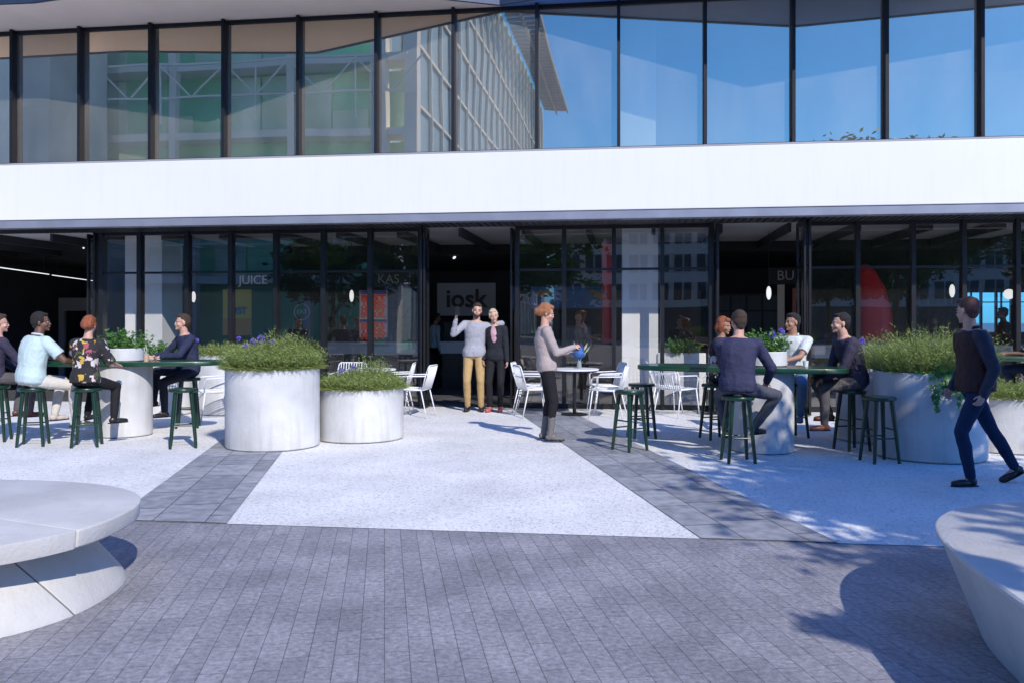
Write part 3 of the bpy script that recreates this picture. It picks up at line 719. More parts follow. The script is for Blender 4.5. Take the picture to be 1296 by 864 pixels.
# takeaway cup with herb
cp = at(185, 11.25, 1.004); t = empty('paper_cup', cp, 0, 'tan takeaway cup with sprigs beside the small left planter', 'cup')
MB().lathe([(.030,0),(.040,.10),(.041,.105),(.036,.105)], n=24).build('cup', mat('kraft_paper', (.52,.38,.27), .7, noise=.1), t, smooth='auto')
MB().tube([(0,0,.09),(.008,0,.16),(-.01,.01,.22)], .003, 5).tube([(0,0,.09),(-.02,0,.15),(-.03,.01,.19)], .003, 5).build('straw', mat('straw', (.6,.65,.5), .5), t)
cp = at(1028, 10.0, 1.0); 
t = empty('paper_cup', (cp.x-.06, 10.05, 1.004), 0, 'small white cup near the hand of the man in the pale polo', 'cup')
MB().lathe([(.026,0),(.034,.07),(.030,.07)], n=20).build('cup', M['wmetal'], t, smooth='auto')
for i, (px, Y, z, h, lb) in enumerate([
 (322,10.75,.95,.40,'purple flower above the back of the tall left planter, leftmost'),(333,10.8,.95,.44,'tallest purple flower above the tall left planter'),(341,10.7,.95,.38,'small purple flower right of the tallest one over the tall left planter'),(310,10.85,.95,.33,'low purple flower at the left rim of the tall left planter'),
 (236,14.3,.95,.45,'purple flower right of the lone seated man'),(247,14.3,.95,.30,'low purple flower over the planter behind the left table'),(300,14.3,.95,.36,'purple flower over the far planter behind the tall one'),
 (433,11.45,.63,.30,'purple flower in front of the white chair back'),(446,11.5,.63,.33,'purple flower at the left of the short planter bush'),
 (986,10.3,1.15,.32,'bright purple flower in the small planter on the right table'),(978,10.35,1.15,.28,'darker purple flower left of the bright one on the right table'),
 (1064,11.2,.92,.33,'purple flower left of the seated man in profile'),(1092,11.1,.92,.44,'purple flower behind the shoulder of the man in profile'),(1058,11.3,.92,.24,'low purple flower beside the knee side of the man in profile'),
 (1177,11.3,.6,.75,'purple flower behind the big ivy planter'),(1190,11.35,.6,.70,'purple flower beside the walking man')]):
    q = at(px, Y, z-.03); flower(q, h*.88, lb, i, (rnd.uniform(-.03,.03), 0), r=.026+.008*(i % 3))

# ------------------------------------------------------------------ stools
def stool_proto():
    t = empty('bar_stool', (0,0,0), 0, '', 'stool', 'green bar stools')
    MB().lathe([(.155,.672),(.172,.680),(.176,.700),(.170,.714),(.12,.720),(.01,.717)], n=40).build('seat', M['green'], t, smooth='auto')
    for k in range(4):
        a = PI/4+k*PI/2; c, s_ = math.cos(a), math.sin(a)
        MB().tube([(.125*c,.125*s_,.680),(.165*c,.165*s_,.36),(.205*c,.205*s_,0)], [.026,.023,.018], 10).build('leg', M['green'], t, smooth='auto')
    for z, k0 in ((.27,0),(.36,1)):
        for k in (k0, k0+2):
            a, b_ = PI/4+k*PI/2, PI/4+(k+1)*PI/2; r_ = .205-(.04/.36)*z
            MB().tube([(r_*math.cos(a),r_*math.sin(a),z),(r_*math.cos(b_),r_*math.sin(b_),z)], .009, 8).build('footrest', M['green'], t, smooth='auto')
    return t
st0 = stool_proto(); ug = False
STOOLS = dict(
 A=(at(-6,10.95), 'green stool under the man cut by the left edge'), B=(at(42,10.55), 'green stool under the man in the pale blue shirt'),
 C=(at(110,10.5), 'green stool under the woman in the floral top'), D=(at(238,12.35), 'green stool under the man sitting alone, behind the empty one'),
 X1=(at(232,10.42), 'empty green stool in front of the man sitting alone'), L1=(at(797,10.15), 'empty green stool at the left end of the right table, nearer one'),
 L2=(at(812,11.25), 'empty green stool at the left end of the right table, farther one'), E_=(at(934,9.35), 'green stool under the man seen from behind'),
 F_=(at(905,11.15), 'green stool under the red haired woman behind the right table'), G=(at(1003,11.3), 'green stool under the man in the pale polo'),
 H=(at(1078,10.2), 'green stool under the man seated in profile'), X2=(at(1113,9.33), 'empty green stool before the big ivy planter'),
 K=(at(1310,13.4), 'green stool under the person at the right edge'))
for k, (p, lb) in STOOLS.items():
    place(st0, ug, Vector((p.x, p.y, .005)), R({'X1':20,'X2':8,'L1':35,'L2':10,'E_':2}.get(k, 15)), lb); ug = True

# ------------------------------------------------------------------ slatted armchairs and cafe tables
def chair_proto():
    t = empty('slatted_armchair', (0,0,0), 0, '', 'chair', 'white slatted armchairs'); r = .011; wm = M['wmetal']
    seat = MB().tube([(-.23,-.21,.44),(-.24,.22,.45),(.24,.22,.45),(.23,-.21,.44)], r, 8, closed=True)
    for i in range(9):
        x = -.20+.05*i; seat.tube([(x,-.20,.437),(x,0,.428),(x,.21,.447)], .007, 6)
    seat.build('seat', wm, t, smooth=True)
    b = MB(); b.tube([(-.23,-.21,.44),(-.25,-.285,.70),(-.235,-.315,.80),(-.20,-.325,.825),(.20,-.325,.825),(.235,-.315,.80),(.25,-.285,.70),(.23,-.21,.44)], r, 8)
    for i in range(10):
        x = -.19+.0422*i; b.tube([(x,-.215,.445),(x*1.05,-.285,.64),(x*1.05,-.323,.82)], .008, 6)
    b.tube([(-.247,-.278,.68),(.247,-.278,.68)], .006, 6); b.build('backrest', wm, t, smooth=True)
    for sx in (-1,1):
        MB().tube([(sx*.24,.20,.45),(sx*.265,.20,.62),(sx*.268,.16,.655),(sx*.262,-.27,.665)], .010, 8).build('armrest', wm, t, smooth=True)
        MB().tube([(sx*.235,.19,.44),(sx*.255,.25,0)], [.011,.009], 8).build('leg', wm, t, smooth=True)
        MB().tube([(sx*.225,-.19,.435),(sx*.25,-.29,0)], [.011,.009], 8).build('leg', wm, t, smooth=True)
    return t
ch0 = chair_proto(); ug = False
def chair(px, Y, deg, lb):
    global ug
    p = at(px, Y); place(ch0, ug, Vector((p.x, p.y, .006 if Y < 14.9 else .008)), R(deg), lb); ug = True
# deg: rotation of the front (+Y): 90 faces left, -90 faces right, 180 faces the viewer
chair(524,13.75,78,'white slatted armchair beside the open door, right of the short planter')
chair(500,14.35,90,'white slatted armchair behind the one beside the open door')
chair(440,14.2,175,'white slatted chair back showing above the short planter')
chair(678,13.75,-75,'white slatted armchair left of the round table, behind the standing woman')
chair(673,14.5,-100,'white armchair behind the left one at the round table')
chair(768,13.6,75,'white slatted armchair right of the round table')
chair(766,14.45,100,'white armchair behind the right one at the round table')
chair(857,13.8,-50,'white slatted armchair under the left end of the right bar table')
chair(843,14.5,-95,'white armchair behind the one under the right bar table')
chair(912,13.8,60,'white armchair half hidden by the man seen from behind')
chair(272,13.3,120,'shaded white armchair beside the tall left planter')
chair(203,13.6,30,'white armchair low behind the left table drum')
chair(955,14.4,120,'white armchair far behind the right table drum')
chair(1218,13.4,-90,'white armchair behind the walking man')
def cafe_table(px, Y, lb, r=.40):
    p = at(px, Y); t = empty('round_cafe_table', (p.x, p.y, .014), 0, lb, 'table', 'round cafe tables')
    MB().lathe([(r-.012,.722),(r,.728),(r,.742),(r-.006,.748),(.01,.748)], n=56).build('tabletop', M['wmetal'], t, smooth='auto')
    MB().lathe([(r-.03,.700),(r-.03,.721)], n=48).lathe([(.03,.02),(.03,.70)], n=20).build('pedestal', M['black'], t, smooth='auto')
    MB().lathe([(.22,0),(.22,.012),(.05,.022)], n=40).build('foot', M['black'], t, smooth='auto')
cafe_table(727,13.95,'round white cafe table with black pedestal beside the standing woman')
cafe_table(899,14.2,'round cafe table with black pedestal behind the right bar table')
cafe_table(470,13.9,'round white cafe table hidden behind the short planter')
# small vase with pale leaves on the cafe table
p = at(733,14.05,.763); t = empty('leaf_vase', p, 0, 'glass vase of tall pale leaves on the round white table', 'vase')
MB().lathe([(.03,0),(.042,.03),(.035,.09),(.025,.12)], n=20).build('vase', mat('vase_glass', (.25,.3,.3), .1), t, smooth='auto')
v, f = [], []; rg = random.Random(2)
for k in range(7):
    d = Vector((rg.gauss(0,.28), rg.gauss(0,.25), 1)).normalized(); p0 = Vector((0,0,.1))+d*rg.uniform(.05,.25); e_ = d*.16; s_ = e_.cross(Vector((0,1,.2))).normalized()*.018
    o = len(v); v += [tuple(p0), tuple(p0+e_*.45+s_), tuple(p0+e_), tuple(p0+e_*.45-s_)]; f.append((o,o+1,o+2,o+3)); o = len(v)
    s_ = s_*.12; q = Vector((0,0,.09)); v += [tuple(q-s_), tuple(q+s_), tuple(p0+s_), tuple(p0-s_)]; f.append((o,o+1,o+2,o+3))
foliage('leaves', v, f, island_mat('pale_leaf', [(.35,.4,.25),(.5,.52,.38),(.25,.35,.15)], .5, trans=.3), t)

# ------------------------------------------------------------------ inside the cafe
def inside(px, w, z): return fp(fs(px, w), w, z)
def bar_counter(pa, pb, w, lb):
    a, b_ = fs(pa, w), fs(pb, w); t = empty('bar_counter', fp((a+b_)/2, w), 0, lb, 'counter')
    part('counter_top', fbox(MB(), a, b_, w, w+.6, 1.0, 1.06), M['counter'], t, bevel=.006); part('front_panel', fbox(MB(), a+.02, b_-.02, w+.05, w+.55, .80, .998), M['counter'], t)
    part('plinth', fbox(MB(), a+.05, b_-.05, w+.1, w+.5, .01, .798), M['black'], t)
bar_counter(405, 528, 18.3, 'white topped bar counter behind the left glazing')
bar_counter(1030, 1400, 17.6, 'white topped bar counter behind the right glazing')
bar_counter(556, 606, 19.0, 'grey display counter seen through the open doorway')
def wall_sign(txt, px, w, z, size, lb, m=None, back=None, bw=0, bh=0, bold=0):
    p = inside(px, w, z); t = empty('wall_sign', p, -FA, lb, 'sign')
    o = finish('lettering', text_mesh(txt, size, .008, bold=bold), m or M['letters'], t); o.location = (0, -.03, 0)
    MB().box((-bw/2, 0, -bh/2), (bw/2, .03, bh/2)).build('board', back or M['black'], t)
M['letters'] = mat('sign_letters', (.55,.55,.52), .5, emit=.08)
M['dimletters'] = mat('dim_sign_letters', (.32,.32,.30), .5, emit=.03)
wall_sign('JUICE', 321, 19.5, 2.50, .30, 'dark sign reading JUICE in thin pale letters', bw=1.2, bh=.36)
wall_sign('KAS', 492, 19.5, 2.50, .30, 'dark sign with pale letters above the striped red poster', m=M['dimletters'], bw=1.0, bh=.36)
wall_sign('BU', 994, 19.5, 2.52, .30, 'small dark sign with boxed letters over the open right bay', m=M['dimletters'], bw=.7, bh=.36)
wall_sign('iosk', 590, 20.5, 2.05, .62, 'pale kiosk sign with heavy black letters above the couple', m=M['black'], back=mat('sign_white', (.45,.45,.46), .6), bw=1.45, bh=.80, bold=.012)
def poster(name, px0, px1, w, z0, z1, lb, m, cat='poster'):
    a, b_ = fs(px0, w), fs(px1, w); t = empty(name, fp((a+b_)/2, w, (z0+z1)/2), -FA, lb, cat); hw, hh = (b_-a)/2, (z1-z0)/2
    MB().box((-hw,0,-hh),(hw,.03,hh)).build('panel', m, t); return t, hw, hh
red = mat('poster_red', (.80,.05,.02), .6, emit=.12); blue = mat('poster_blue', (.05,.09,.50), .6)  # red lettering given a slight glow to show in the dark interior
t, hw, hh = poster('word_poster', 455, 490, 18.9, 1.15, 2.22, 'tall pale poster of stacked red words between blue bands', mat('poster_pale', (.82,.70,.66), .6, emit=.04))  # pale poster ground also glows faintly, though it is no lamp
rows = ['BEST','THINK','HAPPY','SOUL','BEST','THINK','HAPPY']
for i, wd in enumerate(rows):
    z = hh-.17-i*.132-(.09 if i >= 4 else 0)
    o = finish('lettering', text_mesh(wd, .165, .004, bold=.013), red, t); sx = 2*hw*.92/max(.01, o.dimensions.x); 
    for v_ in o.data.vertices: v_.co.x *= sx
    o.location = (0, -.012, z)
for z in (hh-.045, hh-.70): MB().box((-hw+.01,-.008,z-.04),(hw-.01,-.001,z+.04)).build('blue_band', blue, t)
t, hw, hh = poster('juice_poster', 282, 318, 18.6, 1.2, 2.25, 'yellow poster with a blue word and orange foot', mat('poster_yellow', (.62,.46,.07), .6))
MB().box((-hw,-.008,-hh),(hw,-.001,-.14)).build('orange_band', mat('poster_orange', (.62,.22,.03), .6), t)
o = finish('lettering', text_mesh('JUST', .22, .004, bold=.006), blue, t); o.location = (.02,-.012,.02)
t, hw, hh = poster('hanging_banner', 762, 776, 17.2, 1.1, 3.1, 'tall red banner just left of the white column', mat('banner_red', (.70,.02,.03), .6), 'banner')
t, hw, hh = poster('food_board', 672, 768, 18.8, 1.80, 2.28, 'wide blue board with painted brown pastries behind the standing woman', mat('board_blue', (.03,.17,.50), .5), 'sign')
for k, (x, z, a) in enumerate(((-.55,.10,10),(.62,.06,-30))):
    o = MB().ell((0,0,0), (.22,.012,.07)).build('pastry', mat('pastry', (.45,.22,.10), .6, noise=.4, scale=20), t, smooth=True); o.location = (x,-.015,z); o.rotation_euler = (0, R(-a), 0)
# red rounded seat shell shape
t = empty('red_booth', inside(1104, 18.2, .0), -FA, 'tall rounded red booth behind the right glazing', 'booth')
MB().loft([[Vector((x*k+dx, y*k, z)) for x, y in sup(.36,.3,2.4)] for k, dx, z in ((.9,.1,.01),(1.0,.08,.5),(.95,.06,1.1),(.9,.04,1.7),(.72,-.02,2.2),(.5,-.1,2.5),(.25,-.14,2.66),(.05,-.15,2.7))]).build('shell', mat('booth_red', (.80,.02,.03), .4), t, smooth=True)
t = empty('round_logo', inside(382, 17.5, 1.72), -FA, 'thin grey ring emblem behind the left glazing', 'sign')
MB().tube([(math.cos(a)*.17, 0, math.sin(a)*.17) for a in np.linspace(0, 2*PI, 33)[:-1]], .008, 6, closed=True).build('ring', M['dimletters'], t)
o = finish('lettering', text_mesh('EAT', .13, .004), M['dimletters'], t)
for i, (px, w, z, rx, rz, lb) in enumerate([(445,17.2,2.05,.045,.125,'white oval pendant lamp left of the striped red poster'),(973,16.4,2.05,.045,.125,'white oval pendant lamp over the open right bay'),(1205,17.2,2.1,.05,.125,'white oval pendant lamp above the walking man'),(1277,17.8,2.05,.10,.10,'round white globe lamp before the bright back window'),(245,17.5,2.05,.045,.12,'white oval pendant lamp behind the left glazing, far left')]):
    t = empty('pendant_lamp', inside(px, w, z), 0, lb, 'lamp', 'white pendant lamps'); MB().ell((0,0,0), (rx,rx,rz), nu=20, nv=14).build('lamp_shade', M['lamp'], t, smooth=True)
    MB().tube([(0,0,rz),(0,0,2.99-z if w > WF+3.6 else 3.2-z)], .006, 6).build('cable', M['black'], t)
for i, (px, w, L, lb) in enumerate([(83,17.5,.5,'short bright strip light over the left opening'),(108,17.9,.35,'small strip light beside the left jamb'),(150,18.2,.35,'small strip light behind the leftmost pane'),(575,19,.4,'short strip light above the kiosk sign')]):
    t = empty('strip_light', inside(px, w, 2.96 if w > WF+3.6 else 3.17), R(98), lb, 'light', 'ceiling strip lights'); MB().box((-L/2,-.02,-.015),(L/2,.02,.015)).build('tube', M['striplight'], t); MB().box((-L/2-.02,-.03,.016),(L/2+.02,.03,.03)).build('housing', M['dark'], t)
for (pa, ya), (pb, yb), lb in (((-20,336),(62,347.5),'long thin strip light at the far left, nearer the photo edge'),((66,348.5),(128,357),'long thin strip light ending beside the left jamb')):
    q0 = at(pa, 1.05*F/(HY-ya), 2.6); q1 = at(pb, 1.05*F/(HY-yb), 2.6); t = empty('strip_light', (q0+q1)/2, 0, lb, 'light', 'ceiling strip lights'); c_ = (q0+q1)/2
    MB().cone(q0-c_, q1-c_, .009, .009, 8).build('tube', M['striplight'], t); q = MB()
    for u_ in (.1,.9): q.cone((q0-c_).lerp(q1-c_, u_)+Vector((0,0,.02)), (q0-c_).lerp(q1-c_, u_)+Vector((0,0,.4)), .005, .005, 6)
    q.build('hanger', M['dark'], t)
# shelving and a service hatch
def shelf(px0, px1, w, lb):
    a, b_ = fs(px0, w), fs(px1, w); t = empty('bottle_shelf', fp((a+b_)/2, w), 0, lb, 'shelf'); fr = MB()
    for z in (.9,1.3,1.62,1.92,2.2): fbox(fr, a, b_, w, w+.3, z, z+.03)
    for s0 in (a-.031, b_+.001): fbox(fr, s0, s0+.03, w, w+.3, .01, 2.3)
    part('frame', fr, M['dark'], t)
    rg = random.Random(int(px0)); it = MB(); it2 = MB()
    for z in (.93,1.33,1.65,1.95):
        s0 = a+.1
        while s0 < b_-.1:
            h = rg.uniform(.12,.24); (it if rg.random() < .5 else it2).lathe([(.03,0),(.032,h*.6),(.012,h*.75),(.012,h)], fp(s0, w+.15, z+.001), 8); s0 += rg.uniform(.09,.22)
    tag(part('jars', it, mat('jar_pale', (.35,.34,.30), .3), t), kind='stuff'); tag(part('bottles', it2, mat('bottle_dark', (.05,.09,.05), .2), t), kind='stuff')
shelf(1158, 1215, 22.5, 'dark shelf of jars behind the right bar counter'); shelf(905, 990, 22.5, 'dark shelf of bottles seen through the open right bay'); shelf(415, 525, 23, 'shelf of jars behind the left bar counter')
for pa, pb, z0, z1, lb in ((0,30,.0,2.25,'pale grey partition at the far left of the interior'),(74,122,.0,2.15,'pale framed kiosk front at the left of the interior')):
    a, b_ = fs(pa-10 if pa == 0 else pa, 21.5), fs(pb, 21.5); t = empty('partition', fp((a+b_)/2, 21.5), 0, lb, 'partition')
    pm = MB(); fbox(pm, a, a+.16 if pa else b_, 21.5, 21.6, z0+.01, z1); 
    if pa: fbox(pm, a+.161, b_, 21.5, 21.6, z1-.35, z1)
    part('panel', pm, M['innerg'], t)
    if pa: q = MB(); fbox(q, a+.17, b_, 21.55, 21.6, .01, .9); part('lower_panel', q, M['dark'], t)
t, hw, hh = poster('hanging_banner', 33, 42, 22, 1.1, 2.2, 'dark red banner behind the left opening', mat('banner_dark_red', (.35,.01,.02), .6), 'banner')
poster('hanging_banner', 984, 993, 17.6, 1.25, 2.25, 'narrow cream banner with orange foot in the open right bay', mat('banner_cream', (.45,.36,.26), .6), 'banner')
poster('hanging_banner', 1003, 1012, 18.2, 1.2, 2.2, 'narrow rust coloured banner beside the right folding doors', mat('banner_rust', (.35,.10,.05), .6), 'banner')
def screen(px0, px1, w, z1, lb):
    a, b_ = fs(px0, w), fs(px1, w); t = empty('glass_screen', fp((a+b_)/2, w), 0, lb, 'partition'); fr = MB(); n_ = 4
    for i in range(n_+1): s0 = a+(b_-a)*i/n_; fbox(fr, s0-.025, s0+.025, w, w+.05, .01, z1)
    for z in (.95, 1.75, z1): fbox(fr, a+.026, b_-.026, w+.005, w+.045, z, z+.04)
    part('frame', fr, M['dark'], t); part('panel', fbox(MB(), a+.03, b_-.03, w+.02, w+.03, 1.0, z1-.01), mat('smoked_panel', (.10,.12,.12), .3), t)
screen(905, 985, 21.5, 2.15, 'dark framed screen behind the open right bay'); screen(560, 640, 22.5, 1.5, 'low dark framed screen behind the kiosk counter')
for k, (px, w, lb) in enumerate([(862, 15.6, 'long white planter box inside the glazing beside the right column')]):
    p = inside(px, w, .01); t = empty('planter_box', p, -FA, lb, 'planter'); MB().box((-.42,-.2,0),(.42,.2,.96)).build('box', M['white'], t, bevel=.01); MB().box((-.40,-.18,.961),(.40,.18,.965)).build('soil', M['soil'], t)
    bush(p, .34, .98, 110, .30, 'green bush in the long white planter box inside the glazing', 31)

# ------------------------------------------------------------------ people
def rc(mb, p0, p1, r0, r1, n=12):
    mb.cone(p0, p1, r0, r1, n); mb.ell(p0, (r0,)*3, nu=n, nv=8); mb.ell(p1, (r1,)*3, nu=n, nv=8)
def fuse(mb, name, m, vox, parent, it=3, fac=.5, disp=0):
    me = mb.mesh(name+'_raw'); o = bpy.data.objects.new('raw', me); COL.objects.link(o)
    md = o.modifiers.new('r', 'REMESH'); md.mode = 'VOXEL'; md.voxel_size = vox; md.use_smooth_shade = True
    if it: sm = o.modifiers.new('s', 'SMOOTH'); sm.factor = fac; sm.iterations = it
    if disp:
        tx = bpy.data.textures.get('folds') or bpy.data.textures.new('folds', 'CLOUDS'); tx.noise_scale = .075; tx.noise_depth = 3
        dm = o.modifiers.new('d', 'DISPLACE'); dm.texture = tx; dm.strength = disp; dm.mid_level = .5
    dg = bpy.context.evaluated_depsgraph_get(); r = bpy.data.meshes.new_from_object(o.evaluated_get(dg)); r.name = name
    bpy.data.objects.remove(o); bpy.data.meshes.remove(me); r.materials.clear()
    return finish(name, r, m, parent, True)
def ik(a, c, l1, l2, pole):
    d = c-a; L = min(d.length, (l1+l2)*.999); dn = d.normalized(); al = (l1*l1-l2*l2+L*L)/(2*L); h = math.sqrt(max(0, l1*l1-al*al))
    pv = pole-dn*pole.dot(dn); pv = pv.normalized() if pv.length > 1e-4 else Vector((0,1,0))
    return a+dn*al+pv*h, a+dn*L
V = Vector
def clothm(name, c, rough=.85, bs=60, n=.12): return mat(name, c, rough, noise=n, scale=14, bump=.35, bscale=bs, spec=.25)
SK = dict(fair=mat('skin_fair', (.56,.32,.235), .5, noise=.05, scale=20), tan=mat('skin_tan', (.36,.19,.125), .5, noise=.05, scale=20), dark=mat('skin_dark', (.14,.07,.045), .45, noise=.05, scale=20))
HR = dict(black=mat('hair_black', (.014,.011,.010), .8, noise=.4, scale=60, bump=.5), brown=mat('hair_brown', (.05,.028,.017), .75, noise=.4, scale=60, bump=.5), auburn=mat('hair_auburn', (.28,.075,.025), .45, noise=.35, scale=60, bump=.5),
          blond=mat('hair_blond', (.62,.50,.33), .5, noise=.2, scale=60, bump=.5), ginger=mat('hair_ginger', (.34,.13,.05), .45, noise=.3, scale=60, bump=.5), maroon=mat('hair_maroon_brown', (.085,.03,.02), .5, noise=.4, scale=60, bump=.5))
EYEW = mat('eye_white', (.75,.74,.72), .2); EYED = mat('iris_dark', (.03,.02,.015), .1); LIP = mat('lip', (.38,.14,.12), .4)
SHOEB = mat('black_leather', (.015,.014,.014), .35, noise=.2, scale=30)
def person(lb, loc, deg, H, pose, o, vox=.0075):
    k = H/1.75; fem = o.get('fem', False)
    t = empty('person', loc, R(deg), lb, 'person')
    P = V(pose.get('pelvis', (0,0,.93*k))); 
    lean, slean, tw = R(pose.get('lean', 3)), R(pose.get('side', 0)), R(pose.get('twist', 0)); ptw = R(pose.get('hips', 0))
    up = V((math.sin(slean), math.sin(lean), math.cos(lean)*math.cos(slean))).normalized()
    hs = V((math.cos(ptw), math.sin(ptw), 0)); ss_ = V((math.cos(tw), math.sin(tw), 0)); ss_ = (ss_-up*ss_.dot(up)).normalized()
    TL_ = .525*k; nk = P+up*TL_; sw = (.165 if fem else .19)*k
    tab = [(-.17,.12,.085),(-.08,.165,.115),(.05,.172,.125),(.25,.150,.108),(.45,.155,.112),(.65,.172,.120),(.82,.176,.110),(.92,.14,.088),(1.0,.075,.066)]
    if fem: tab = [(-.17,.12,.085),(-.08,.170,.115),(.05,.168,.12),(.27,.128,.095),(.45,.135,.102),(.65,.152,.120),(.82,.150,.100),(.92,.118,.078),(1.0,.065,.058)]
    bulk = o.get('bulk', 1.0)
    def rings(t0, t1, off, nb=20):
        out = []
        ts = [t0]+[x[0] for x in tab if t0 < x[0] < t1]+[t1]
        for q in ts:
            for (ta, aa, ba), (tb, ab, bb) in zip(tab[:-1], tab[1:]):
                if ta <= q <= tb: u = (q-ta)/(tb-ta); a = aa+(ab-aa)*u; b_ = ba+(bb-ba)*u
            u = min(1, max(0, q)); s_ = hs.lerp(ss_, u).normalized(); fw = up.cross(s_).normalized()
            c = P+up*TL_*q - fw*math.sin(PI*u)*.018
            a = a*k*bulk+off; b_ = b_*k*bulk+off
            out.append([c+s_*(a*math.copysign(abs(math.cos(x))**.85, math.cos(x)))+fw*(b_*math.sin(x)) for x in [2*PI*i/nb for i in range(nb)]])
        return out
    sh = {-1: nk-up*.080*k-ss_*sw, 1: nk-up*.080*k+ss_*sw}
    hip = {-1: P-hs*.088*k-V((0,0,.02*k)), 1: P+hs*.088*k-V((0,0,.02*k))}
    fwd = up.cross(ss_)
    arm = {}; leg = {}
    for s_, nm in ((-1,'L'), (1,'R')):
        h = V(pose['hand'+nm]) if 'hand'+nm in pose else sh[s_]+V((s_*.05*k,.05*k,-.56*k))
        pole = V(pose.get('elbow'+nm, (s_*.5,-1,-.4))); e, w = ik(sh[s_], h, .295*k, .255*k, pole)
        hd = V(pose['hdir'+nm]).normalized() if 'hdir'+nm in pose else (w-e).normalized()
        arm[s_] = (e, w, hd, V(pose['palm'+nm]) if 'palm'+nm in pose else V((-s_,0.2,0)), pose.get('curl'+nm, 28))
        f_ = V(pose['foot'+nm]) if 'foot'+nm in pose else V((s_*.10*k,-.01,.085*k))
        kn, an = ik(hip[s_], f_, .435*k, .415*k, V(pose.get('knee'+nm, (s_*.12,1,.15)))); fy = R(pose.get('yaw'+nm, -s_*8)); fp_ = R(pose.get('pitch'+nm, 0))
        leg[s_] = (kn, an, V((math.sin(-fy)*math.cos(fp_), math.cos(fy)*math.cos(fp_), -math.sin(fp_))))
    hk = k*.98; hyaw, hpit, htil = [R(x) for x in pose.get('head', (0,0,0))]
    hup = (up+V((0,0,1.2))).normalized(); hc = nk+hup*.055*k+fwd*.02*k+hup*.105*k + fwd*(.03*math.sin(hpit))
    HM = (Matrix.Rotation(math.atan2(ss_.y, ss_.x)+hyaw, 3, 'Z') @ Matrix.Rotation(-hpit, 3, 'X') @ Matrix.Rotation(htil, 3, 'Y'))
    def hp(x, y, z): return hc+HM @ V((x,y,z))*hk
    # ---- the body: one continuous mesh
    b = MB(); b.loft(rings(-.16, 1.0, -.004))
    rc(b, nk-up*.04*k, hc-HM @ V((0,.01,.05))*hk, .060*k, .052*k if not fem else .045*k)
    he = lambda c, r: b.ell(hp(*c), [x*hk for x in r], HM, nu=18, nv=12)
    he((0,-.012,.030), (.074,.094,.086)); he((0,.022,-.035), (.060,.068,.066)); he((0,.052,-.078), (.036,.034,.032)); he((0,.076,-.098), (.02,.016,.016))
    he((0,.094,-.030), (.012,.020,.014)); he((0,.088,-.008), (.008,.014,.026)); he((0,.076,.018), (.048,.014,.010)); he((0,.082,-.060), (.026,.014,.014))
    for s_ in (-1,1): he((s_*.075,-.008,-.012), (.009,.018,.030)); he((s_*.038,.062,-.035), (.022,.022,.022))
    for s_ in (-1,1):
        e, w, hd, pn, curl = arm[s_]; rc(b, sh[s_], e, .050*k, .038*k); rc(b, e, w, .038*k, .026*k); rc(b, nk-up*.05*k, sh[s_], .055*k, .052*k)
        # hand
        pn = (pn-hd*pn.dot(hd)).normalized(); sd = hd.cross(pn).normalized()        # sd across the palm
        fz = .88*k; tip = w+hd*.088*fz
        Mh = Matrix((sd, hd, pn)).transposed()
        b.ell(w+hd*.048*fz, (.038*fz,.054*fz,.015*fz), Mh, nu=12, nv=8); rc(b, w, w+hd*.03*fz, .023*k, .022*k, 8)
        tsd = -1 if sd.dot(fwd+V((0,0,.01))) < 0 else 1
        c1 = R(curl)
        for i, (off, L) in enumerate(((.030,.066),(.011,.075),(-.009,.070),(-.028,.056))):
            r0 = w+hd*(.080-.004*abs(i-1.5))*fz+sd*off*tsd*fz; d1 = (hd*math.cos(c1)+pn*math.sin(c1)+sd*off*tsd*2.2).normalized(); d2 = (hd*math.cos(c1*2.1)+pn*math.sin(c1*2.1)+sd*off*tsd).normalized()
            p1 = r0+d1*L*.5*fz; rc(b, r0-hd*.02*fz, p1, .0088*fz, .0082*fz, 8); rc(b, p1, p1+d2*L*.5*fz, .0082*fz, .0068*fz, 8)
        r0 = w+hd*.022*fz+sd*.026*tsd*fz; p1 = r0+(hd*.6+sd*.7*tsd+pn*.4).normalized()*.038*fz; rc(b, r0, p1, .0125*fz, .010*fz, 8); rc(b, p1, p1+(hd*.85+sd*.15*tsd+pn*.5).normalized()*.032*fz, .010*fz, .0078*fz, 8)
        kn, an, fd = leg[s_]; rc(b, hip[s_], kn, .072*k, .043*k); rc(b, kn, kn.lerp(an, .3)-fwd*.012, .042*k, .045*k); rc(b, kn.lerp(an, .3)-fwd*.012, an, .045*k, .030*k)
        rc(b, an-V((0,0,.03*k)), an+fd*.09*k-V((0,0,.05*k)), .028*k, .020*k)
    fuse(b, 'body', SK[o['skin']], vox, t, it=2, fac=.5)
    # ---- face parts
    for s_ in (-1,1):
        MB().ell(hp(s_*.031,.0795,-.002), (.0115*hk,.008*hk,.0055*hk), HM, nu=10, nv=8).build('eye', EYEW, t, smooth=True)
        MB().ell(hp(s_*.031,.087,-.002), (.0055*hk,.0035*hk,.0052*hk), HM, nu=8, nv=6).build('iris', EYED, t, smooth=True)
        MB().ell(hp(s_*.032,.088,.021), (.018*hk,.006*hk,.0035*hk), HM, nu=8, nv=6).build('eyebrow', HR[o['hair']], t, smooth=True)
    MB().ell(hp(0,.0945,-.060), (.021*hk,.006*hk,.006*hk), HM, nu=10, nv=6).build('mouth', LIP, t, smooth=True)
    # ---- hair
    h = MB(); st = o.get('style', 'short')
    hh = lambda c, r: h.ell(hp(*c), [x*hk for x in r], HM, nu=18, nv=12)
    hh((0,-.026,.050), (.080,.096,.084)); hh((0,-.050,.010), (.077,.070,.075))
    if st == 'cap': hh((0,-.05,-.03), (.062,.05,.05))
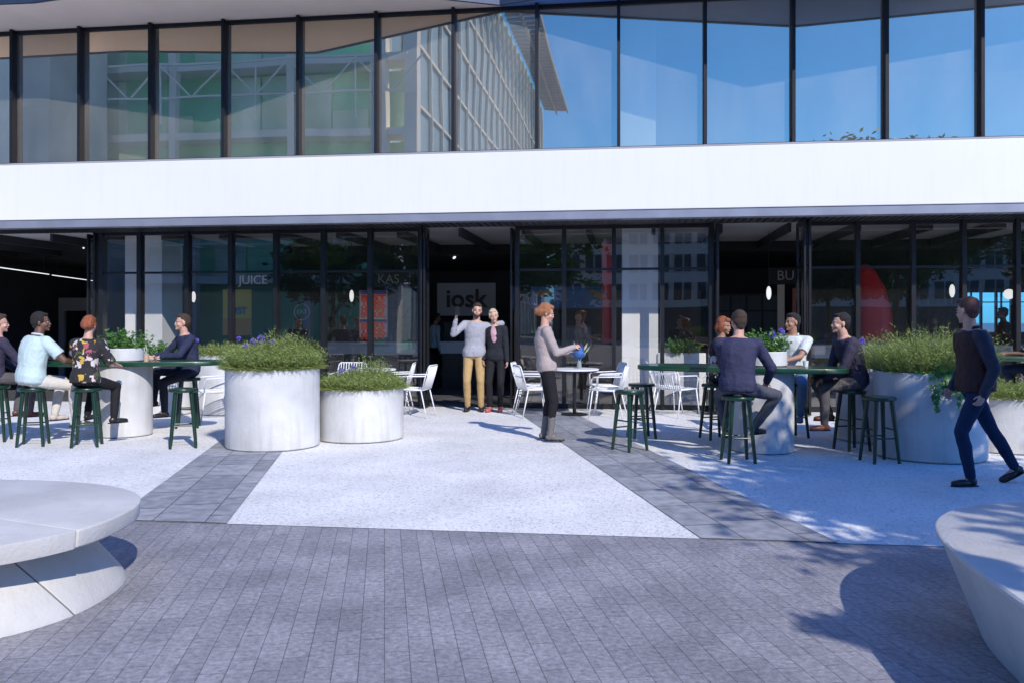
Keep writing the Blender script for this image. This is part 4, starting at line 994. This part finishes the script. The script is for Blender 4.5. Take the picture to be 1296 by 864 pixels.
    if st in ('short', 'quiff'): hh((0,-.055,-.035), (.060,.045,.045)); hh((0,.045,.092), (.056,.038,.028))
    if st == 'crop': hh((0,-.06,-.04), (.055,.04,.045)); hh((0,.050,.088), (.06,.034,.026)); hh((.06,.0,.03), (.022,.05,.05)); hh((-.06,.0,.03), (.022,.05,.05))
    if st == 'bun': hh((0,-.085,.005), (.072,.055,.07)); hh((0,-.125,-.01), (.045,.04,.045)); hh((0,.045,.085), (.062,.04,.035)); hh((.062,.0,.015), (.022,.045,.05)); hh((-.062,.0,.015), (.022,.045,.05))
    if st == 'bob': hh((0,-.06,-.03), (.085,.06,.09)); hh((.07,-.01,-.02), (.022,.045,.085)); hh((-.07,-.01,-.02), (.022,.045,.085)); hh((0,.045,.085), (.062,.04,.035))
    fuse(h, 'hair', HR[o['hair']], .008, t, it=1, disp=.018)
    if o.get('beard'):
        d_ = MB(); de = lambda c, r: d_.ell(hp(*c), [x*hk for x in r], HM, nu=14, nv=10)
        de((0,.056,-.088), (.046,.040,.036)); de((.045,.02,-.055), (.020,.040,.035)); de((-.045,.02,-.055), (.020,.040,.035)); fuse(d_, 'beard', HR[o['hair']], .007, t, it=1)
    if o.get('glasses'):
        q = MB(); 
        for s_ in (-1,1): q.ell(hp(s_*.032,.093,-.001), (.023*hk,.006*hk,.017*hk), HM, nu=12, nv=8); q.tube([hp(s_*.055,.088,.003), hp(s_*.080,.0,.0)], .0025, 5)
        q.tube([hp(-.01,.098,.004), hp(.01,.098,.004)], .003, 5); q.build('glasses', M['black'], t, smooth=True)
    # ---- clothes
    bt = MB(); off = .010; bt.loft(rings(-.16, .04, off-.004)); flare = o.get('flare', 1.0)
    for s_ in (-1,1):
        kn, an, fd = leg[s_]; rc(bt, hip[s_], kn, .090*k, .062*k*flare); 
        end = kn.lerp(an, o.get('leglen', .99)); rc(bt, kn, kn.lerp(end,.35)-fwd*.008, .060*k*flare, .060*k*flare); rc(bt, kn.lerp(end,.35)-fwd*.008, end, .060*k*flare, .046*k*flare)
    fuse(bt, 'trousers', o['bottom'], .011, t, it=2, disp=.010)
    tp = MB(); ho = o.get('loose', .014); hem = o.get('hem', -.08)
    tp.loft(rings(hem, .965 if not o.get('offshoulder') else .86, ho))
    for s_ in (-1,1):
        e, w, hd, pn, curl = arm[s_]; sl_k = o.get('sleeve', 'long'); x0 = nk-up*.075*k
        if not o.get('offshoulder'): rc(tp, x0, sh[s_], .058*k+ho*.6, .054*k+ho)
        if sl_k == 'long': rc(tp, sh[s_], e, .052*k+ho, .043*k+ho*.8); rc(tp, e, e.lerp(w, .96), .043*k+ho*.8, .031*k+ho*.5)
        elif sl_k == 'short': tp.ell(sh[s_], (.052*k+ho,)*3); tp.cone(sh[s_], sh[s_].lerp(e, .72), .053*k+ho, .052*k+ho, 16)
        elif sl_k == 'mid': tp.ell(sh[s_], (.052*k+ho,)*3); tp.cone(sh[s_], sh[s_].lerp(e, .95), .052*k+ho, .050*k+ho, 16)
    fuse(tp, o.get('topname', 'sweater'), o['top'], .010, t, it=2, disp=.018)
    if o.get('vest'):
        vb = MB(); vb.loft(rings(hem+.01, .955, ho+.014)); fuse(vb, 'vest', o['vest'], .010, t, it=3, disp=.02)
    if o.get('collar'):
        c_ = MB(); e1 = ss_; e2 = up.cross(ss_).normalized(); cc = nk-up*.006*k
        c_.tube([cc+e1*(.072*k*math.cos(x))+e2*(.066*k*math.sin(x))+up*(.012 if math.sin(x) < .3 else -.02) for x in [2*PI*i/16 for i in range(16)]], .014*k, 8, closed=True); c_.build('collar', o['collar'], t, smooth=True)
    if o.get('inner'):
        q = MB(); f0 = P+up*TL_*.50+fwd*(.118*k+ho*.72); f1 = P+up*TL_*.93+fwd*(.078*k+ho*.5)
        q.ell((f0+f1)/2, (.052*k, .014*k, (f1-f0).length*.62), Matrix((ss_, fwd, up)).transposed(), nu=14, nv=10); q.build('shirt_front', o['inner'], t, smooth=True)
    for s_ in (-1,1):
        kn, an, fd = leg[s_]; q = MB(); dn = V((0,0,-1)); sdv = fd.cross(V((0,0,1))).normalized(); upv = sdv.cross(fd).normalized(); Ms = Matrix((sdv, fd, upv)).transposed()
        z = an-upv*.045*k
        q.ell(z-fd*.018*k, (.036*k,.048*k,.040*k), Ms); q.ell(z+fd*.075*k-upv*.010*k, (.044*k,.090*k,.034*k), Ms); q.ell(z+fd*.135*k-upv*.014*k, (.041*k,.050*k,.030*k), Ms)
        rc(q, an-upv*.03*k, an+(kn-an).normalized()*(.02 if not o.get('boot') else .20)*k, .040*k, .042*k if not o.get('boot') else .050*k)
        q.prism([(0,0)], 0, 0) if False else None
        fuse(q, 'boot' if o.get('boot') else 'shoe', o['shoe'], .008, t, it=1)
        so = MB(); o2 = sup(.040*k, .133*k, 2.4, 0, 28); so.loft([[z+fd*.055*k+sdv*x*(1 if y < 0 else .98)+fd*y-upv*zz for x, y in o2] for zz in (.030*k, .0415*k)]); so.build('sole', o.get('sole', SHOEB), t, smooth='auto')
    return t

navy = clothm('navy_knit', (.040,.042,.085)); navy2 = clothm('dark_plum_knit', (.050,.045,.075)); navy3 = clothm('dark_blue_knit', (.028,.034,.072))
greyt = clothm('grey_trouser', (.075,.078,.095)); greyt2 = clothm('grey_brown_trouser', (.10,.092,.095)); darkjean = clothm('dark_denim', (.012,.028,.070)); denim = clothm('faded_denim', (.12,.20,.32)); blackt = clothm('black_trouser', (.016,.015,.018))
paleblue = clothm('pale_blue_cotton', (.50,.62,.62), n=.04); cream = clothm('cream_cotton', (.60,.56,.50), n=.05); khaki = clothm('khaki_cotton', (.46,.31,.14), n=.06); greysw = clothm('light_grey_knit', (.36,.36,.40), n=.06)
taupe = clothm('taupe_knit', (.40,.335,.32), n=.06); brownshoe = mat('brown_leather', (.12,.045,.03), .45, noise=.2, scale=20); paleshoe = mat('pale_canvas_shoe', (.55,.47,.42), .7); taupeboot = mat('taupe_suede', (.15,.14,.135), .8, noise=.15, scale=30); pinkshoe = mat('pink_leather', (.50,.12,.12), .5); blueshoe = mat('grey_blue_shoe', (.13,.18,.27), .6)
def floral():
    m = bpy.data.materials.new('floral_print'); m.use_nodes = True; n = m.node_tree.nodes; l = m.node_tree.links; b = n['Principled BSDF']; tc = n.new('ShaderNodeTexCoord')
    nz = n.new('ShaderNodeTexNoise'); nz.inputs['Scale'].default_value = 14; nz.inputs['Detail'].default_value = 4; l.new(tc.outputs['Object'], nz.inputs['Vector'])
    ad = n.new('ShaderNodeMix'); ad.data_type = 'RGBA'; ad.blend_type = 'LINEAR_LIGHT'; ad.inputs[0].default_value = .10; l.new(tc.outputs['Object'], ad.inputs[6]); l.new(nz.outputs['Color'], ad.inputs[7])
    vo = n.new('ShaderNodeTexVoronoi'); vo.inputs['Scale'].default_value = 13; l.new(ad.outputs[2], vo.inputs['Vector'])
    bw = n.new('ShaderNodeSeparateColor'); l.new(vo.outputs['Color'], bw.inputs[0])
    r = n.new('ShaderNodeValToRGB'); r.color_ramp.interpolation = 'CONSTANT'; el = r.color_ramp.elements
    cs = [(.02,.018,.02),(.62,.50,.48),(.02,.018,.02),(.55,.36,.06),(.35,.08,.12),(.02,.018,.02),(.60,.55,.55),(.06,.09,.03)]
    while len(el) < len(cs): el.new(.5)
    for i, c in enumerate(cs): el[i].position = i/len(cs); el[i].color = (*c, 1)
    l.new(bw.outputs[0], r.inputs[0])
    st = n.new('ShaderNodeMath'); st.operation = 'GREATER_THAN'; st.inputs[1].default_value = .50; l.new(vo.outputs['Distance'], st.inputs[0])
    mx = n.new('ShaderNodeMix'); mx.data_type = 'RGBA'; l.new(st.outputs[0], mx.inputs[0]); l.new(r.outputs[0], mx.inputs[6]); mx.inputs[7].default_value = (.02,.018,.02,1)
    l.new(mx.outputs[2], b.inputs['Base Color']); b.inputs['Roughness'].default_value = .85; return m
flo = floral(); MATS['floral_print'] = flo
def sit(stool, lift=0): p = STOOLS[stool][0]; return V((p.x, p.y, .005))
SP = (0,-.03,.825)
# --- left table
person('man in a dark sweater cut by the left edge of the photo', sit('A'), -40, 1.74, dict(pelvis=SP, lean=6, head=(-20,0,0), handL=(-.13,.36,.86), handR=(.16,.38,.86), footL=(-.12,.30,.37), footR=(.14,.36,.37), palmL=(0,0,-1), palmR=(0,0,-1)),
       dict(skin='fair', hair='brown', style='short', top=navy2, bottom=greyt2, shoe=brownshoe), vox=.008)
person('man in a pale blue shirt and cream trousers sitting with his back to the viewer', sit('B'), -38, 1.80, dict(pelvis=SP, lean=10, twist=6, head=(-42,-2,0), handL=(-.06,.50,1.02), handR=(.20,.46,1.0), elbowR=(1,-.4,-.6), footL=(-.10,.30,.36), footR=(.20,.42,.30), kneeR=(.3,1,.2), palmL=(0,0,-1), palmR=(0,0,-1), curlR=15),
       dict(skin='dark', hair='black', style='crop', top=paleblue, topname='shirt', sleeve='short', bottom=cream, shoe=paleshoe, collar=paleblue, bulk=1.12, hem=-.12, loose=.02))
person('woman with a red hair bun and floral top seen from behind', sit('C'), -6, 1.68, dict(pelvis=SP, lean=6, head=(8,6,0), handL=(-.20,.42,1.03), handR=(.18,.36,.98), elbowL=(-1,-.6,-.5), footL=(-.12,.20,.38), footR=(.22,.22,.34), yawR=-35, palmL=(0,0,-1), palmR=(0,0,-1)),
       dict(fem=True, skin='fair', hair='auburn', style='bun', top=flo, topname='blouse', sleeve='mid', bottom=blackt, shoe=SHOEB, loose=.022, hem=-.10, bulk=1.02))
person('smiling man in a dark sweater sitting alone at the right end of the left table', sit('D'), 128, 1.76, dict(pelvis=SP, lean=9, twist=4, head=(-8,-4,0), handL=(-.10,.40,1.03), handR=(.16,.42,1.03), elbowL=(-1,-.3,-.6), elbowR=(1,-.3,-.6), footL=(-.05,.34,.26), footR=(.20,.42,.40), kneeR=(.5,1,.5), palmL=(0,0,-1), palmR=(0,0,-1)),
       dict(skin='fair', hair='brown', style='short', top=navy3, bottom=clothm('black_denim', (.02,.022,.035)), shoe=SHOEB))
# --- right table
person('man in a navy sweater seen from behind at the right table', sit('E_'), -24, 1.80, dict(pelvis=SP, lean=7, twist=10, head=(20,4,0), handR=(.26,.34,.86), handL=(-.16,.38,.88), elbowR=(1,-.5,-.4), footL=(-.16,.20,.32), footR=(.14,.26,.36), kneeR=(1.1,1,.2), kneeL=(-.5,1,.1), palmR=(-.2,0,-1), palmL=(0,0,-1), curlR=20, yawR=-30),
       dict(skin='fair', hair='brown', style='crop', top=navy, bottom=greyt, shoe=SHOEB, loose=.018, hem=-.12, bulk=1.06))
person('woman with auburn hair and floral blouse half hidden behind the man in navy', V((at(911,11.2).x, 11.2, .005)), -120, 1.66, dict(pelvis=SP, lean=6, head=(-6,8,0), handL=(-.14,.42,1.02), handR=(.16,.40,1.02), footL=(-.12,.30,.37), footR=(.14,.34,.37), palmL=(0,0,-1), palmR=(0,0,-1)),
       dict(fem=True, skin='tan', hair='auburn', style='bob', top=flo, topname='blouse', sleeve='mid', bottom=darkjean, shoe=SHOEB, loose=.02), vox=.008)
person('smiling man in a pale polo and faded jeans behind the right table', sit('G'), 150, 1.76, dict(pelvis=SP, lean=3, head=(-38,-3,0), handL=(.02,.40,1.02), handR=(-.18,.42,1.02) if False else (.20,.38,.95), elbowL=(-1,-.4,-.6), footL=(-.16,.30,.33), footR=(.02,.36,.33), kneeL=(-.3,1,.3), palmL=(0,0,-1), palmR=(0,0,-1)),
       dict(skin='tan', hair='black', style='short', top=clothm('white_polo_cotton', (.60,.64,.62), n=.04), topname='polo_shirt', sleeve='short', bottom=denim, shoe=blueshoe, collar=paleblue, beard=False))
person('man in a dark sweater seated in profile with a hand on his knee', sit('H'), 92, 1.80, dict(pelvis=(0,-.05,.825), lean=16, head=(0,-2,0), handL=(-.12,.40,.86), handR=(.20,.30,.80) if False else (.14,.38,.86), elbowL=(-.4,-1,-.3), footL=(-.12,.38,.335), footR=(.12,.22,.42), palmL=(0,.2,-1), palmR=(0,0,-1), curlL=22, hdirL=(0,.75,-.55)),
       dict(skin='fair', hair='black', style='short', top=navy2, bottom=greyt2, shoe=brownshoe, loose=.018, hem=-.12))
# --- standing
px = at(600, 14.55); person('bearded man in light grey sweater and khaki trousers holding up a phone', V((px.x, px.y, .013)), 178, 1.84, dict(lean=2, side=-5, head=(8,2,-8), handR=(.28,.30,1.55), elbowR=(.8,-.3,-2.5), hdirR=(-.15,.25,1), palmR=(0,.1,0) if False else (-1,.6,0), curlR=40, handL=(-.30,-.10,1.28), elbowL=(-.8,-1,-.4), footL=(-.12,.02,.088), footR=(.11,0,.088)),
       dict(skin='fair', hair='brown', style='short', top=greysw, bottom=khaki, shoe=SHOEB, beard=True, flare=1.05, hem=-.10, bulk=1.04))
t = empty('phone', V((px.x-.265, px.y-.385, 1.70)), R(-8), 'dark phone held up by the man in the grey sweater', 'phone'); MB().box((-.036,-.005,-.07),(.036,.005,.07)).build('body', M['black'], t, bevel=.004); MB().box((-.032,.0055,-.062),(.032,.007,.062)).build('screen', mat('screen_glass', (.03,.035,.05), .08), t)
px = at(628, 14.5); person('woman with short blond hair, dark blazer and pink top beside the bearded man', V((px.x, px.y, .013)), 172, 1.74, dict(lean=1, side=4, head=(14,2,10), handL=(-.20,.10,.84), handR=(.22,.06,.86), footL=(-.07,.0,.085), footR=(.10,.05,.085), curlL=30),
       dict(fem=True, skin='fair', hair='blond', style='crop', top=clothm('charcoal_blazer', (.018,.02,.026)), topname='blazer', bottom=blackt, shoe=pinkshoe, sole=pinkshoe, inner=clothm('pink_silk', (.55,.33,.36)), hem=-.16, loose=.016))
px = at(692, 10.92); person('standing woman with ginger bun, taupe top and black trousers holding a blue pouch', V((px.x, px.y, .006)), -84, 1.73, dict(pelvis=(0,0,.955), lean=-3, head=(0,14,0), handR=(.10,.33,1.20), handL=(-.08,.37,1.10), elbowR=(.5,-1,-1.4), elbowL=(-.4,-1,-.8), footR=(.09,.03,.105), footL=(-.09,-.03,.105), palmR=(-.5,0,-1), palmL=(.5,0,-.3), curlR=35, kneeR=(.1,1,.1)),
       dict(fem=True, skin='fair', hair='ginger', style='bun', top=taupe, topname='knit_top', bottom=blackt, shoe=taupeboot, boot=True, sole=SHOEB, hem=-.12, loose=.012, leglen=.56), vox=.0065)
q = V((px.x+.41, px.y-.03, 1.12)); t = empty('blue_pouch', q, 0, 'round blue pouch held by the standing woman', 'pouch'); mb = MB(); mb.ell((0,0,0), (.075,.05,.065)); mb.ell((.02,0,.05), (.04,.03,.035)); fuse(mb, 'bag', mat('blue_nylon', (.035,.12,.36), .5, noise=.3, scale=25, bump=.5), .008, t, it=1, disp=.02); MB().tube([(-.04,0,.05),(-.02,0,.11),(.03,0,.12),(.06,0,.06)], .006, 6).build('strap', blue, t)
px = at(1237, 8.05)
person('man in a dark jacket and blue jeans striding left past the big planter', V((px.x, px.y, .006)), 92, 1.80, dict(pelvis=(0,.02,.93), lean=5, twist=-6, head=(-62,4,0), handL=(-.26,.10,.86), elbowL=(-.3,-1,-.2), handR=(.24,.12,.88), curlL=35,
       footL=(-.09,.30,.09) if False else (-.09,.12,.088), footR=(.09,-.42,.135), pitchR=28, yawL=4, yawR=-6, kneeL=(0,1,.1), kneeR=(.05,1,-.1)),
       dict(skin='fair', hair='maroon', style='short', top=clothm('dark_jacket_cloth', (.030,.034,.055), .6), topname='jacket', vest=clothm('brown_black_vest', (.040,.016,.016), .55), bottom=darkjean, shoe=SHOEB, collar=clothm('jacket_collar', (.05,.02,.03)), hem=-.10, loose=.018, bulk=1.0), vox=.0065)
# --- at the right edge and inside
person('person in a floral top cut by the right edge of the photo', sit('K'), 60, 1.70, dict(pelvis=SP, lean=6, handL=(-.2,.4,1.02), handR=(.2,.4,1.02), footL=(-.12,.30,.37), footR=(.14,.34,.37), palmL=(0,0,-1), palmR=(0,0,-1)),
       dict(fem=True, skin='tan', hair='brown', style='bob', top=flo, topname='blouse', sleeve='mid', bottom=darkjean, shoe=SHOEB), vox=.009)
q = inside(463, 19.2, .01); person('bearded barman in a dark jacket behind the left counter', q, 176, 1.72, dict(head=(4,0,0), handL=(-.25,.3,1.08), handR=(.25,.3,1.08)), dict(skin='dark', hair='black', style='crop', top=clothm('charcoal_jacket', (.06,.065,.085)), topname='jacket', bottom=blackt, shoe=SHOEB, inner=greysw, beard=True), vox=.009)
q = inside(1183, 18.9, .01); person('dark bearded man in a plum jacket behind the right counter', q, 150, 1.64, dict(head=(0,0,0)), dict(skin='tan', hair='black', style='crop', top=clothm('plum_jacket', (.07,.05,.09)), topname='jacket', bottom=blackt, shoe=SHOEB, beard=True), vox=.009)
q = inside(732, 17.4, .01); person('person in a grey coat and pink scarf standing behind the glass', q, 176, 1.72, dict(head=(0,10,0)), dict(skin='fair', hair='auburn', style='cap', top=clothm('grey_coat', (.16,.17,.18)), topname='coat', bottom=blackt, shoe=SHOEB, collar=clothm('pink_scarf', (.5,.06,.09)), hem=-.17, loose=.03), vox=.009)
q = inside(1272, 19.6, .01); person('dark figure standing inside before the bright back window', q, 60, 1.82, dict(head=(10,0,0)), dict(skin='dark', hair='black', style='short', top=blackt, topname='jacket', bottom=blackt, shoe=SHOEB, hem=-.14), vox=.009)
q = inside(550, 20.2, .01); person('person in a white shirt inside, left of the doorway', q, -70, 1.72, dict(head=(0,0,0)), dict(skin='tan', hair='black', style='short', top=paleblue, topname='shirt', bottom=blackt, shoe=SHOEB), vox=.009)
